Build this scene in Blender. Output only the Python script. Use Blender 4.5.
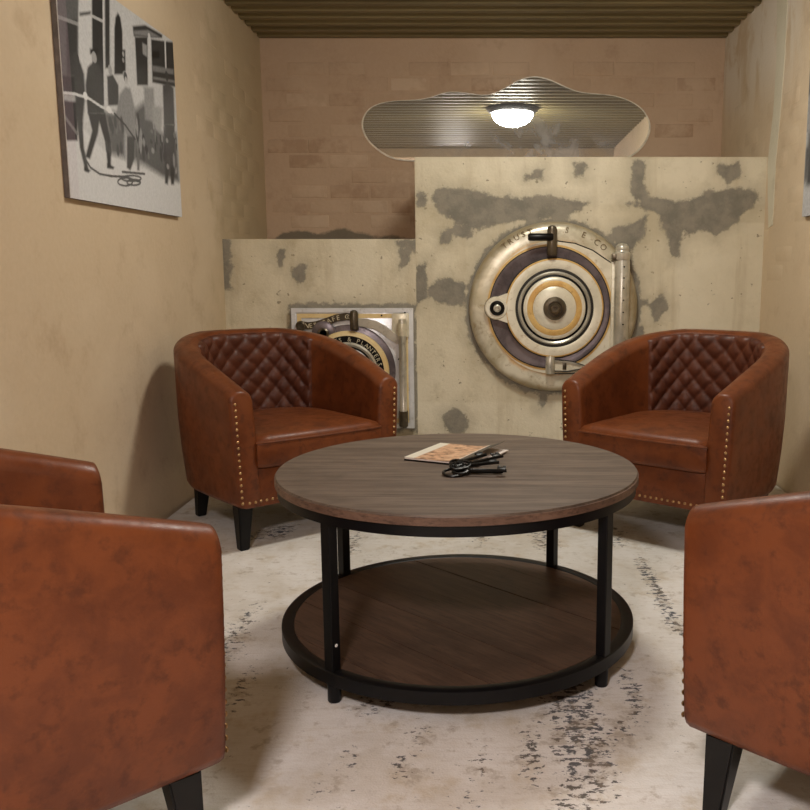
import bpy, bmesh, math, random
import numpy as np
from mathutils import Vector, Matrix, noise as mnoise

for o in list(bpy.data.objects):
    bpy.data.objects.remove(o)
S = bpy.context.scene
COL = S.collection
random.seed(7)
PI = math.pi

# ------------------------------------------------------------------ camera
PX, PY, F, TH, HC = 490.0, 405.0, 869.0, 0.154, 0.954
cam_d = bpy.data.cameras.new('camera')
cam_d.sensor_width = 36.0
cam_d.lens = F / 810.0 * 36.0
cam_d.shift_x = -(PX - 405.0) / 810.0
cam_d.clip_start = 0.02
cam = bpy.data.objects.new('camera', cam_d)
COL.objects.link(cam)
cam.location = (0, 0, HC)
cam.rotation_euler = (PI / 2 - TH, 0, 0)
S.camera = cam

# ------------------------------------------------------------------ world, exposure
w = bpy.data.worlds.new('world')
S.world = w
w.use_nodes = True
w.node_tree.nodes['Background'].inputs[0].default_value = (0.5, 0.47, 0.42, 1)
w.node_tree.nodes['Background'].inputs[1].default_value = 0.02
S.view_settings.view_transform = 'Standard'
S.view_settings.look = 'None'
S.view_settings.exposure = 0.0
S.view_settings.gamma = 1.0
S.view_settings.use_curve_mapping = False

# lamp strengths and colours (the light comes from the two dome lamps built below)
LAMP_ROOM = 84.0
LAMP_ROOM_COL = (1.0, 0.97, 0.88)
LAMP_HALL = 175.0
LAMP_HALL_COL = (1.0, 0.91, 0.90)

# room measures (metres)
XL, XR, YB, YV, ZC = -1.2702, 1.2983, 5.0436, 4.1937, 2.2158
YR = -2.4
XS = -0.3531                      # where the tall vault block begins
ZV, ZLOW = 1.477, 1.0997
KD = 0.934                       # size of the two steel doors against their drawing

# ------------------------------------------------------------------ measuring helpers
cT, sT = math.cos(TH), math.sin(TH)
def ray(x, y):
    a, b, c = x - PX, F, PY - y
    return (a, b * cT + c * sT, -b * sT + c * cT)
def at_y(x, y, Y):
    r = ray(x, y); t = Y / r[1]
    return (r[0] * t, Y, r[2] * t + HC)
def at_x(x, y, X):
    r = ray(x, y); t = X / r[0]
    return (X, r[1] * t, r[2] * t + HC)
def at_z(x, y, Z):
    r = ray(x, y); t = (Z - HC) / r[2]
    return (r[0] * t, r[1] * t, Z)

# ------------------------------------------------------------------ object helpers
def tag(o, label=None, cat=None, group=None, kind=None):
    if label: o['label'] = label
    if cat: o['category'] = cat
    if group: o['group'] = group
    if kind: o['kind'] = kind
    return o
def empty(name, loc=(0, 0, 0), rz=0.0, label=None, cat=None, group=None):
    o = bpy.data.objects.new(name, None)
    COL.objects.link(o)
    o.location = loc; o.rotation_euler = (0, 0, rz)
    o.empty_display_size = 0.05
    return tag(o, label, cat, group)
def mesh_from(name, V, Fc, smooth=True, ang=40):
    me = bpy.data.meshes.new(name)
    me.from_pydata([tuple(v) for v in V], [], [tuple(f) for f in Fc])
    me.validate()
    bm = bmesh.new(); bm.from_mesh(me)
    bmesh.ops.recalc_face_normals(bm, faces=bm.faces)
    bm.to_mesh(me); bm.free()
    if smooth:
        me.polygons.foreach_set('use_smooth', [True] * len(me.polygons))
        me.set_sharp_from_angle(angle=math.radians(ang))
    me.update()
    return me
def link(name, me, mat, parent=None):
    o = bpy.data.objects.new(name, me)
    COL.objects.link(o)
    if mat is not None and len(me.materials) == 0: me.materials.append(mat)
    if parent is not None: o.parent = parent
    return o
def obj(name, V, Fc, mat, parent=None, smooth=True, ang=40):
    return link(name, mesh_from(name, V, Fc, smooth, ang), mat, parent)

class MB:
    """collects shapes into one mesh"""
    def __init__(s): s.V = []; s.F = []
    def add(s, V, Fc, M=None):
        n = len(s.V)
        s.V += [tuple(M @ Vector(v)) if M is not None else tuple(v) for v in V]
        s.F += [tuple(i + n for i in f) for f in Fc]
        return s
    def box(s, a, b, bev=0.0, M=None):
        V, Fc = box_geo(a, b, bev)
        return s.add(V, Fc, M)
    def lathe(s, prof, n=48, M=None, close=False):
        V, Fc = lathe_geo(prof, n, close)
        return s.add(V, Fc, M)
    def tube(s, pts, r, n=10, closed=False, M=None):
        V, Fc = tube_geo(pts, r, n, closed)
        return s.add(V, Fc, M)
    def build(s, name, mat, parent=None, smooth=True, ang=40):
        return obj(name, s.V, s.F, mat, parent, smooth, ang)
    def mesh(s, name, smooth=True, ang=40):
        return mesh_from(name, s.V, s.F, smooth, ang)

def box_geo(a, b, bev=0.0, seg=2):
    bm = bmesh.new()
    bmesh.ops.create_cube(bm, size=1.0)
    for v in bm.verts:
        v.co = Vector([a[i] + (v.co[i] + 0.5) * (b[i] - a[i]) for i in range(3)])
    if bev > 0:
        bmesh.ops.bevel(bm, geom=list(bm.edges), offset=bev, segments=seg, profile=0.5, affect='EDGES')
    bm.verts.index_update()
    V = [tuple(v.co) for v in bm.verts]; Fc = [tuple(v.index for v in f.verts) for f in bm.faces]
    bm.free()
    return V, Fc
def lathe_geo(prof, n=48, close=False):
    """profile of (radius, height) turned about local z"""
    V = []; Fc = []; rings = []
    for r, h in prof:
        if r < 1e-6:
            rings.append([len(V)]); V.append((0, 0, h))
        else:
            st = len(V)
            V += [(r * math.cos(2 * PI * k / n), r * math.sin(2 * PI * k / n), h) for k in range(n)]
            rings.append(list(range(st, st + n)))
    prs = list(zip(rings[:-1], rings[1:]))
    if close: prs.append((rings[-1], rings[0]))
    for A, B in prs:
        for k in range(n):
            k2 = (k + 1) % n
            if len(A) == 1 and len(B) == 1: continue
            if len(A) == 1: Fc.append((A[0], B[k], B[k2]))
            elif len(B) == 1: Fc.append((A[k], B[0], A[k2]))
            else: Fc.append((A[k], B[k], B[k2], A[k2]))
    return V, Fc
def tube_geo(pts, r, n=10, closed=False):
    P = [Vector(p) for p in pts]; m = len(P)
    rad = r if isinstance(r, (list, tuple)) else [r] * m
    V = []; Fc = []
    up = Vector((0, 0, 1))
    for i in range(m):
        a = P[(i - 1) % m] if (closed or i > 0) else P[i]
        b = P[(i + 1) % m] if (closed or i < m - 1) else P[i]
        t = (b - a).normalized()
        u = up if abs(t.dot(up)) < 0.95 else Vector((1, 0, 0))
        x = t.cross(u).normalized(); y = x.cross(t).normalized()
        for k in range(n):
            q = 2 * PI * k / n
            V.append(tuple(P[i] + (x * math.cos(q) + y * math.sin(q)) * rad[i]))
    for i in range(m if closed else m - 1):
        j = (i + 1) % m
        for k in range(n):
            k2 = (k + 1) % n
            Fc.append((i * n + k, i * n + k2, j * n + k2, j * n + k))
    if not closed:
        Fc.append(tuple(range(n))[::-1]); Fc.append(tuple(range((m - 1) * n, m * n)))
    return V, Fc
def prism_geo(poly, z0, z1):
    n = len(poly)
    V = [(x, y, z0) for x, y in poly] + [(x, y, z1) for x, y in poly]
    Fc = [tuple(range(n))[::-1], tuple(range(n, 2 * n))]
    Fc += [(i, (i + 1) % n, n + (i + 1) % n, n + i) for i in range(n)]
    return V, Fc
def children_copy(src, loc, rz, label=None):
    r = src.copy(); COL.objects.link(r); r.location = loc; r.rotation_euler = (0, 0, rz)
    if label: r['label'] = label
    for ch in list(src.children):
        c = ch.copy(); COL.objects.link(c); c.parent = r
        for g in list(ch.children):
            d = g.copy(); COL.objects.link(d); d.parent = c
    return r

# ------------------------------------------------------------------ material helpers
def srgb(r, g, b):
    f = lambda c: (c / 255) / 12.92 if c / 255 <= 0.04045 else ((c / 255 + 0.055) / 1.055) ** 2.4
    return (f(r), f(g), f(b), 1.0)
class NT:
    def __init__(s, name):
        s.m = bpy.data.materials.new(name); s.m.use_nodes = True
        s.t = s.m.node_tree; s.N = s.t.nodes; s.L = s.t.links
        s.b = s.N['Principled BSDF']
    def n(s, typ, **kw):
        nd = s.N.new(typ)
        for k, v in kw.items(): setattr(nd, k, v)
        return nd
    def put(s, sock, v):
        if v is None: return
        if hasattr(v, 'is_output') or isinstance(v, bpy.types.NodeSocket): s.L.new(v, sock)
        else: sock.default_value = v
    def coord(s, kind='Object', scale=(1, 1, 1), rot=(0, 0, 0)):
        if kind == 'World': out = s.n('ShaderNodeNewGeometry').outputs['Position']
        else: out = s.n('ShaderNodeTexCoord').outputs[kind]
        mp = s.n('ShaderNodeMapping'); s.L.new(out, mp.inputs[0])
        mp.inputs['Scale'].default_value = scale; mp.inputs['Rotation'].default_value = rot
        return mp.outputs[0]
    def noise(s, vec, scale, detail=4, rough=0.55, dist=0.0):
        nd = s.n('ShaderNodeTexNoise'); s.L.new(vec, nd.inputs['Vector'])
        nd.inputs['Scale'].default_value = scale; nd.inputs['Detail'].default_value = detail
        nd.inputs['Roughness'].default_value = rough; nd.inputs['Distortion'].default_value = dist
        return nd.outputs['Fac']
    def ramp(s, fac, stops, interp='LINEAR'):
        nd = s.n('ShaderNodeValToRGB'); nd.color_ramp.interpolation = interp
        e = nd.color_ramp.elements
        while len(e) < len(stops): e.new(0.5)
        for el, (p, c) in zip(e, stops):
            el.position = p; el.color = c if len(c) == 4 else (*c, 1)
        s.put(nd.inputs[0], fac)
        return nd.outputs[0]
    def step(s, v, lo, hi, a=0.0, b=1.0):
        nd = s.n('ShaderNodeMapRange', interpolation_type='SMOOTHSTEP')
        s.put(nd.inputs[0], v)
        nd.inputs[1].default_value = lo; nd.inputs[2].default_value = hi
        nd.inputs[3].default_value = a; nd.inputs[4].default_value = b
        return nd.outputs[0]
    def math(s, op, a, b=None):
        nd = s.n('ShaderNodeMath', operation=op); s.put(nd.inputs[0], a); s.put(nd.inputs[1], b)
        return nd.outputs[0]
    def mix(s, fac, a, b, mode='MIX'):
        nd = s.n('ShaderNodeMix', data_type='RGBA', blend_type=mode)
        s.put(nd.inputs[0], fac); s.put(nd.inputs[6], a); s.put(nd.inputs[7], b)
        return nd.outputs[2]
    def attr(s, name):
        nd = s.n('ShaderNodeAttribute'); nd.attribute_name = name
        return nd
    def sep(s, vec):
        nd = s.n('ShaderNodeSeparateXYZ'); s.L.new(vec, nd.inputs[0]); return nd.outputs
    def bump(s, h, strength=0.3, dist=0.01):
        nd = s.n('ShaderNodeBump'); s.L.new(h, nd.inputs['Height'])
        nd.inputs['Strength'].default_value = strength; nd.inputs['Distance'].default_value = dist
        s.L.new(nd.outputs[0], s.b.inputs['Normal'])
    def set(s, col=None, rough=None, metal=None, spec=None):
        s.put(s.b.inputs['Base Color'], col); s.put(s.b.inputs['Roughness'], rough)
        s.put(s.b.inputs['Metallic'], metal); s.put(s.b.inputs['Specular IOR Level'], spec)
        return s.m

def plaster(name, base, light, dark, light_amt=0.5):
    t = NT(name); p = t.coord('World')
    n1 = t.noise(p, 1.3, 5, 0.6, 0.4); n2 = t.noise(p, 6.0, 6, 0.65); n3 = t.noise(p, 60, 3)
    c = t.mix(t.step(n1, 0.42, 0.72), base, light)
    c = t.mix(t.math('MULTIPLY', t.step(n2, 0.52, 0.75), 0.6), c, dark)
    c = t.mix(t.math('MULTIPLY', t.step(n3, 0.3, 0.75), 0.22), c, light)
    t.bump(t.math('ADD', n2, t.math('MULTIPLY', n3, 0.35)), 0.35, 0.012)
    return t, c
def mat_plain(name, col, rough=0.6, metal=0.0, spec=0.5, var=0.12, scale=30, bump=0.1):
    t = NT(name); p = t.coord('Object')
    n1 = t.noise(p, scale, 4)
    dark = tuple(x * (1 - 2.2 * var) for x in col[:3]) + (1,)
    lite = tuple(min(1, x * (1 + 1.4 * var)) for x in col[:3]) + (1,)
    c = t.ramp(n1, [(0.3, dark), (0.7, lite)])
    if bump: t.bump(n1, bump, 0.004)
    return t.set(c, rough, metal, spec)

M = {}
# back wall: pinkish brown plaster with plaster bloom and stains at the ledge
t, c = plaster('plaster_back', srgb(192, 164, 137), srgb(204, 178, 152), srgb(164, 134, 108))
pst = t.attr('patch').outputs['Fac']
e = t.noise(t.coord('World'), 14, 5, 0.65)
msk = t.step(t.math('ADD', pst, t.math('MULTIPLY', t.math('SUBTRACT', e, 0.5), 0.06)), -0.008, 0.012)
c = t.mix(t.math('MULTIPLY', msk, 0.85), c, srgb(104, 98, 84))
M['back'] = t.set(c, 0.9)
t, c = plaster('plaster_back_brick', srgb(190, 162, 135), srgb(206, 180, 154), srgb(166, 136, 110))
rnd = t.n('ShaderNodeObjectInfo').outputs['Random']
fz = t.noise(t.coord('World'), 12, 4, 0.6)
c = t.mix(t.math('MULTIPLY', t.math('MULTIPLY', t.step(rnd, 0.6, 1.0), t.step(fz, 0.35, 0.6)), 0.6), c, srgb(212, 188, 162))
c = t.mix(t.math('MULTIPLY', t.math('MULTIPLY', t.step(rnd, 0.35, 0.0), t.step(fz, 0.4, 0.6)), 0.5), c, srgb(160, 128, 101))
M['brick'] = t.set(c, 0.9)
# left wall
t, c = plaster('plaster_left', srgb(206, 184, 153), srgb(217, 197, 168), srgb(184, 158, 126))
pos = t.sep(t.n('ShaderNodeNewGeometry').outputs['Position'])
ol = t.noise(t.coord('World'), 3.0, 5, 0.6)
olm = t.step(t.math('ADD', pos[1], t.math('MULTIPLY', t.math('SUBTRACT', ol, 0.5), 1.2)), 3.97, 4.44)
c = t.mix(t.math('MULTIPLY', olm, 0.75), c, srgb(188, 168, 134))
M['left'] = t.set(c, 0.88)
# right wall with pale plaster bloom near the ceiling
t, c = plaster('plaster_right', srgb(203, 182, 151), srgb(214, 194, 165), srgb(184, 160, 130))
pos = t.sep(t.n('ShaderNodeNewGeometry').outputs['Position'])
bl = t.noise(t.coord('World', (1, 1.0, 0.5), (0.5, 0, 0)), 5.0, 6, 0.65, 0.8)
zz = t.step(pos[2], 1.6, 2.02); yy = t.step(pos[1], 3.64, 4.0)
bm_ = t.math('MULTIPLY', t.math('MULTIPLY', zz, yy), t.step(bl, 0.36, 0.52))
c = t.mix(t.math('MULTIPLY', bm_, 0.85), c, srgb(222, 212, 196))
M['right'] = t.set(c, 0.88)
t, c = plaster('filler_strip', srgb(208, 200, 176), srgb(216, 210, 190), srgb(190, 180, 152))
M['strip'] = t.set(c, 0.85)

# vault concrete: cream skim coat with grey cement patches
t = NT('vault_concrete'); p = t.coord('World')
n1 = t.noise(p, 2.2, 5, 0.6, 0.3); n2 = t.noise(p, 9, 6, 0.7); n3 = t.noise(p, 55, 4, 0.7)
c = t.mix(t.step(n1, 0.35, 0.68), srgb(217, 206, 180), srgb(199, 187, 159))
c = t.mix(t.math('MULTIPLY', t.step(n2, 0.5, 0.72), 0.5), c, srgb(176, 161, 128))
pan = t.attr('panel').outputs['Fac']
c = t.mix(t.math('MULTIPLY', t.step(pan, 0.0, 1.0), 0.4), c, srgb(226, 217, 194))
pit = t.step(t.noise(p, 38, 2, 0.5), 0.70, 0.76)
c = t.mix(t.math('MULTIPLY', pit, 0.7), c, srgb(110, 98, 76))
e1 = t.noise(p, 11, 6, 0.7); e2 = t.noise(p, 40, 4, 0.7)
f = t.math('ADD', t.attr('patch').outputs['Fac'], t.math('MULTIPLY', t.math('SUBTRACT', e1, 0.5), 0.10))
f = t.math('ADD', f, t.math('MULTIPLY', t.math('SUBTRACT', e2, 0.5), 0.03))
c = t.mix(t.math('MULTIPLY', t.step(f, -0.075, 0.01), 0.38), c, srgb(154, 143, 119))
stv = t.noise(t.coord('World', (7, 7, 0.7)), 2.0, 5, 0.65)
c = t.mix(t.math('MULTIPLY', t.step(stv, 0.5, 0.7), 0.4), c, srgb(182, 166, 136))
msk = t.step(f, -0.008, 0.01)
grey = t.mix(t.step(e1, 0.35, 0.65), srgb(108, 104, 94), srgb(136, 129, 115))
c = t.mix(t.math('MULTIPLY', msk, 0.9), c, grey)
t.bump(t.math('ADD', t.math('MULTIPLY', n2, 0.7), t.math('ADD', n3, t.math('MULTIPLY', msk, -0.5))), 0.4, 0.008)
M['concrete'] = t.set(c, 0.82)
M['concrete_dark'] = mat_plain('cement_bedding', srgb(104, 98, 86), 0.9, var=0.2, scale=25, bump=0.4)

M['floor'] = mat_plain('concrete_floor', srgb(112, 104, 96), 0.8, var=0.15, scale=6, bump=0.2)
# ceiling: olive brown painted corrugated metal
t = NT('ceiling_metal'); p = t.coord('World', (0.25, 3, 3))
n1 = t.noise(p, 3, 5, 0.6)
c = t.ramp(n1, [(0.3, srgb(108, 97, 66)), (0.7, srgb(140, 127, 90))])
M['ceiling'] = t.set(c, 0.5, 0.15)

# leather
def leather(name, a, b, d, rough=0.38):
    t = NT(name); p = t.coord('Object')
    n1 = t.noise(p, 13, 5, 0.6, 0.3); n2 = t.noise(p, 28, 4, 0.6); n3 = t.noise(p, 260, 3, 0.6)
    c = t.mix(t.step(n1, 0.38, 0.66), a, b)
    c = t.mix(t.math('MULTIPLY', t.step(n2, 0.5, 0.72), 0.6), c, d)
    t.bump(t.math('ADD', n3, t.math('MULTIPLY', n2, 0.6)), 0.12, 0.003)
    r = t.step(n2, 0.3, 0.7, rough - 0.04, rough + 0.1)
    return t.set(c, r, 0, 0.35)
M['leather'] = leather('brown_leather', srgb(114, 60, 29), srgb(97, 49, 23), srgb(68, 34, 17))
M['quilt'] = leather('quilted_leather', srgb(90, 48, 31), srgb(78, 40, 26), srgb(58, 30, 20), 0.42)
M['black_wood'] = mat_plain('black_leg_wood', srgb(14, 13, 13), 0.45, 0, 0.3, var=0.2, bump=0.05)
M['dust'] = mat_plain('black_dust_cover', srgb(18, 17, 17), 0.9)
M['brass'] = mat_plain('antique_nail', srgb(196, 160, 112), 0.3, 0.9, var=0.1, bump=0)
M['seam'] = mat_plain('leather_seam', srgb(92, 46, 26), 0.5, bump=0)

# table
def wood(name, a, b, d, axis_scale, rot=(0, 0, 0), rough=0.5):
    t = NT(name); p = t.coord('Object', axis_scale, rot)
    n1 = t.noise(p, 6, 6, 0.65, 0.25); n2 = t.noise(p, 22, 5, 0.7); n3 = t.noise(p, 60, 3, 0.6)
    c = t.mix(t.step(n1, 0.34, 0.66), a, b)
    c = t.mix(t.math('MULTIPLY', t.step(n2, 0.48, 0.7), 0.75), c, d)
    c = t.mix(t.math('MULTIPLY', t.step(n3, 0.55, 0.75), 0.35), c, d)
    big = t.noise(t.coord('Object'), 5, 4, 0.6)
    c = t.mix(t.math('MULTIPLY', t.step(big, 0.5, 0.72), 0.45), c, d)
    t.bump(t.math('ADD', n2, n3), 0.12, 0.003)
    return t.set(c, rough, 0, 0.4)
M['top'] = wood('weathered_top_wood', srgb(118, 103, 90), srgb(92, 78, 67), srgb(58, 47, 40), (0.35, 6, 6))
M['edge'] = wood('table_edge_wood', srgb(122, 96, 80), srgb(100, 76, 62), srgb(60, 42, 34), (2.0, 2.0, 6))
M['shelf'] = wood('dark_shelf_wood', srgb(96, 74, 60), srgb(80, 60, 48), srgb(48, 34, 28), (7, 0.6, 7))
M['black_metal'] = mat_plain('black_metal', srgb(13, 13, 15), 0.42, 0.1, 0.3, var=0.1, bump=0.05)
M['white_cap'] = mat_plain('white_plastic', srgb(225, 225, 222), 0.5, bump=0)

# safe metals
def safe_metal(name, a, b, rust, rough=0.38, metal=0.55, amt=0.6, scale=8):
    t = NT(name); p = t.coord('Object')
    n1 = t.noise(p, scale, 5, 0.6, 0.5); n2 = t.noise(p, scale * 4, 5, 0.7); n3 = t.noise(p, 120, 3)
    c = t.mix(t.step(n1, 0.35, 0.68), a, b)
    c = t.mix(t.math('MULTIPLY', t.step(n2, 0.54, 0.74), amt), c, rust)
    t.bump(t.math('ADD', n2, t.math('MULTIPLY', n3, 0.4)), 0.12, 0.003)
    return t.set(c, rough, metal, 0.5)
M['cream_steel'] = safe_metal('cream_steel', srgb(232, 224, 202), srgb(212, 204, 180), srgb(168, 142, 96), metal=0.2)
M['casing'] = safe_metal('casing_steel', srgb(228, 220, 196), srgb(192, 181, 152), srgb(140, 116, 74), metal=0.3, rough=0.3)
t = NT('casing_steel_worn'); p = t.coord('Object'); q = t.sep(p)
rr = t.math('SQRT', t.math('ADD', t.math('MULTIPLY', q[0], q[0]), t.math('MULTIPLY', q[2], q[2])))
n1 = t.noise(p, 7, 5, 0.6, 0.5); n2 = t.noise(p, 26, 5, 0.7); n3 = t.noise(p, 4, 4, 0.6)
c = t.mix(t.step(n1, 0.35, 0.68), srgb(230, 222, 200), srgb(196, 186, 158))
ed = t.step(t.math('ADD', rr, t.math('MULTIPLY', t.math('SUBTRACT', n3, 0.5), 0.10)), 0.385, 0.432)
c = t.mix(t.math('MULTIPLY', ed, 0.7), c, srgb(140, 120, 82))
c = t.mix(t.math('MULTIPLY', t.step(n2, 0.54, 0.72), 0.55), c, srgb(150, 122, 76))
ind = t.step(t.math('ADD', rr, t.math('MULTIPLY', t.math('SUBTRACT', n1, 0.5), 0.06)), 0.352, 0.328)
c = t.mix(t.math('MULTIPLY', ind, 0.7), c, srgb(214, 164, 92))
t.bump(n2, 0.12, 0.003)
M['casing_worn'] = t.set(c, 0.28, 0.3)
M['purple_steel'] = safe_metal('dark_violet_steel', srgb(124, 114, 116), srgb(92, 84, 86), srgb(60, 52, 52), 0.3, 0.5)
M['rust'] = safe_metal('ochre_rust', srgb(216, 180, 112), srgb(200, 154, 84), srgb(160, 112, 60), 0.5, 0.1, 0.75, 14)
M['steel'] = safe_metal('grey_steel', srgb(206, 200, 184), srgb(176, 170, 152), srgb(112, 98, 76), 0.28, 0.5)
M['steel_dark'] = safe_metal('aged_dark_steel', srgb(112, 102, 86), srgb(84, 76, 62), srgb(48, 40, 32), 0.32, 0.8)
M['black_iron'] = mat_plain('black_iron', srgb(26, 24, 22), 0.35, 0.6, var=0.2, bump=0.1)
M['groove'] = mat_plain('dark_groove', srgb(44, 40, 34), 0.6, 0.3)
M['nickel'] = safe_metal('bright_nickel_plate', srgb(228, 228, 228), srgb(212, 212, 212), srgb(164, 154, 136), 0.26, 0.2)
M['gilt'] = safe_metal('pale_gilt', srgb(230, 208, 158), srgb(218, 188, 128), srgb(184, 146, 92), 0.45, 0.1)
M['letter_gold'] = mat_plain('raised_letters', srgb(214, 204, 172), 0.4, 0.4, bump=0)
M['letter_dark'] = mat_plain('worn_dark_letters', srgb(126, 108, 78), 0.7, 0.1, bump=0)

# ------------------------------------------------------------------ the room shell
def sd_poly(P, pts):
    """signed distance of points P (n,2) to a polygon, positive inside"""
    pts = np.array(pts, float); n = len(pts)
    d = np.full(len(P), 1e9); ins = np.zeros(len(P), bool)
    for i in range(n):
        a = pts[i]; b = pts[(i + 1) % n]
        ab = b - a; tt = np.clip(((P - a) @ ab) / max(ab @ ab, 1e-12), 0, 1)
        q = a + tt[:, None] * ab
        d = np.minimum(d, np.hypot(*(P - q).T))
        c1 = (a[1] > P[:, 1]) != (b[1] > P[:, 1])
        with np.errstate(divide='ignore', invalid='ignore'):
            xi = a[0] + (P[:, 1] - a[1]) * (b[0] - a[0]) / (b[1] - a[1] if b[1] != a[1] else 1e-12)
        ins ^= c1 & (P[:, 0] < xi)
    return np.where(ins, d, -d)
def add_attr(me, name, vals):
    at = me.attributes.new(name, 'FLOAT', 'POINT')
    at.data.foreach_set('value', np.asarray(vals, np.float32))
def grid_wall(x0, x1, z0, z1, y, step):
    nx = max(2, int((x1 - x0) / step)); nz = max(2, int((z1 - z0) / step))
    xs = np.linspace(x0, x1, nx + 1); zs = np.linspace(z0, z1, nz + 1)
    V = [(x, y, z) for z in zs for x in xs]
    Fc = [(j * (nx + 1) + i, j * (nx + 1) + i + 1, (j + 1) * (nx + 1) + i + 1, (j + 1) * (nx + 1) + i)
          for j in range(nz) for i in range(nx)]
    return V, Fc

def struct(o, label=None):
    o['kind'] = 'structure'
    if label: o['label'] = label
    return o
def wall_box(name, a, b, mat, label):
    V, Fc = box_geo(a, b)
    return struct(obj(name, V, Fc, mat, smooth=False), label)

wall_box('floor', (XL - 0.15, YR - 0.15, -0.12), (XR + 0.15, YB + 0.15, -0.012), M['floor'], 'grey concrete floor under the distressed rug')
wl = wall_box('wall_left', (XL - 0.15, YR, -0.012), (XL, YB, ZC + 0.1), M['left'], 'tan plastered wall with the fire hose photograph')
wr = wall_box('wall_right', (XR, YR, -0.012), (XR + 0.15, YB, ZC + 0.1), M['right'], 'tan plastered wall with a pale vertical filler strip')
wall_box('wall_rear', (XL, YR - 0.15, -0.012), (XR, YR, ZC + 0.1), M['right'], 'tan plastered wall behind the seating area')

# back wall with faint brick relief
V, Fc = grid_wall(XL, XR, -0.012, ZC + 0.05, YB, 0.03)
n0 = len(V)
V2, F2 = box_geo((XL, YB + 0.002, -0.012), (XR, YB + 0.15, ZC + 0.1))
V += V2; Fc += [tuple(i + n0 for i in f) for f in F2]
wb = obj('wall_back', V, Fc, M['back'], smooth=False)
struct(wb, 'brown plastered brick wall above the vault ledge')
P = np.array([(v[0], v[2]) for v in V])
def P2(pts): return [(at_y(x, y, YB)[0], at_y(x, y, YB)[2]) for x, y in pts]
fld = np.full(len(P), -0.08)
for pl in ([(268, 242), (282, 233), (305, 231), (320, 234), (335, 229), (352, 230), (375, 236), (415, 237), (415, 246), (268, 246)],):
    fld = np.maximum(fld, sd_poly(P, P2(pl)))
add_attr(wb.data, 'patch', np.clip(fld, -0.08, 0.08))

def brick_mesh(l, h, d):
    V, Fc = box_geo((-l / 2, -d, -h / 2), (l / 2, d, h / 2), min(0.0045, d * 0.9), 3)
    return mesh_from('brick', V, Fc, True, 60)
CH = 0.083
def brick_field(parent, place, u0, u1, v0, v1, rate, mat):
    rows = int((v1 - v0) / CH)
    bmesh_full = [brick_mesh(0.215, CH - 0.012, 0.006), brick_mesh(0.20, CH - 0.016, 0.006), brick_mesh(0.225, CH - 0.010, 0.006)]
    for r in range(rows):
        u = u0 + (0.115 if r % 2 else 0.0)
        while u < u1:
            if u - 0.11 > u0 - 0.02 and u + 0.112 < u1 and random.random() < rate:
                b = link('brick', random.choice(bmesh_full), mat, parent)
                b.location, b.rotation_euler = place(u, v0 + (r + 0.5) * CH, random.uniform(0.0006, 0.0036))
                b.rotation_euler.rotate_axis('Y', random.uniform(-0.006, 0.006))
            u += 0.228
from mathutils import Euler
brick_field(wb, lambda u, v, k: (Vector((u, YB + 0.006 - k, v)), Euler((0, 0, 0))), XL + 0.02, XR - 0.02, 1.185, ZC - 0.04, 0.78, M['brick'])
brick_field(wl, lambda u, v, k: (Vector((XL - 0.006 + k * 0.4, u, v)), Euler((0, 0, PI / 2))), 3.9, YB - 0.02, 1.13, ZC - 0.1, 0.6, M['left'])
brick_field(wr, lambda u, v, k: (Vector((XR + 0.006 - k * 0.3, u, v)), Euler((0, 0, -PI / 2))), 3.1, YB - 0.02, 0.9, ZC - 0.35, 0.3, M['right'])

# filler strip on the right wall
sp = [at_x(779, -40, XR), at_x(790, -40, XR), at_x(785, 60, XR), at_x(781, 110, XR), at_x(776, 165, XR), at_x(773, 225, XR),
      at_x(769, 228, XR), at_x(768, 165, XR), at_x(774, 110, XR), at_x(777, 60, XR)]
poly = [(p[1], min(p[2], ZC)) for p in sp]
Vp, Fp = prism_geo(poly, 0, 0.003)
MR = Matrix(((0, 0, -1, XR), (1, 0, 0, 0), (0, 1, 0, 0), (0, 0, 0, 1)))
b = MB().add(Vp, Fp, MR).build('filler_strip', M['strip'], wr, False)
b['label'] = 'pale vertical plaster filler strip'

# corrugated ceiling
pit = 0.118; dep = 0.022
prof = []
y = YR - 0.1
while y < YB + 0.05:
    prof += [(y, ZC + dep), (y + pit * 0.40, ZC + dep), (y + pit * 0.52, ZC), (y + pit * 0.88, ZC)]
    y += pit
V = []; Fc = []
for i, (yy_, z) in enumerate(prof):
    V += [(XL - 0.05, yy_, z), (XR + 0.05, yy_, z)]
    if i: Fc.append((2 * i - 2, 2 * i - 1, 2 * i + 1, 2 * i))
n = len(V)
V += [(XL - 0.05, prof[0][0], ZC + 0.1), (XR + 0.05, prof[0][0], ZC + 0.1), (XR + 0.05, prof[-1][0], ZC + 0.1), (XL - 0.05, prof[-1][0], ZC + 0.1)]
Fc.append((n, n + 1, n + 2, n + 3))
struct(obj('ceiling', V, Fc, M['ceiling'], smooth=False), 'olive brown corrugated metal ceiling')
wall_box('trim_1', (XL, 0.36, ZC - 0.09), (XR, 0.62, ZC + 0.02), M['right'], 'plastered ceiling beam behind the seating area')

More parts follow.
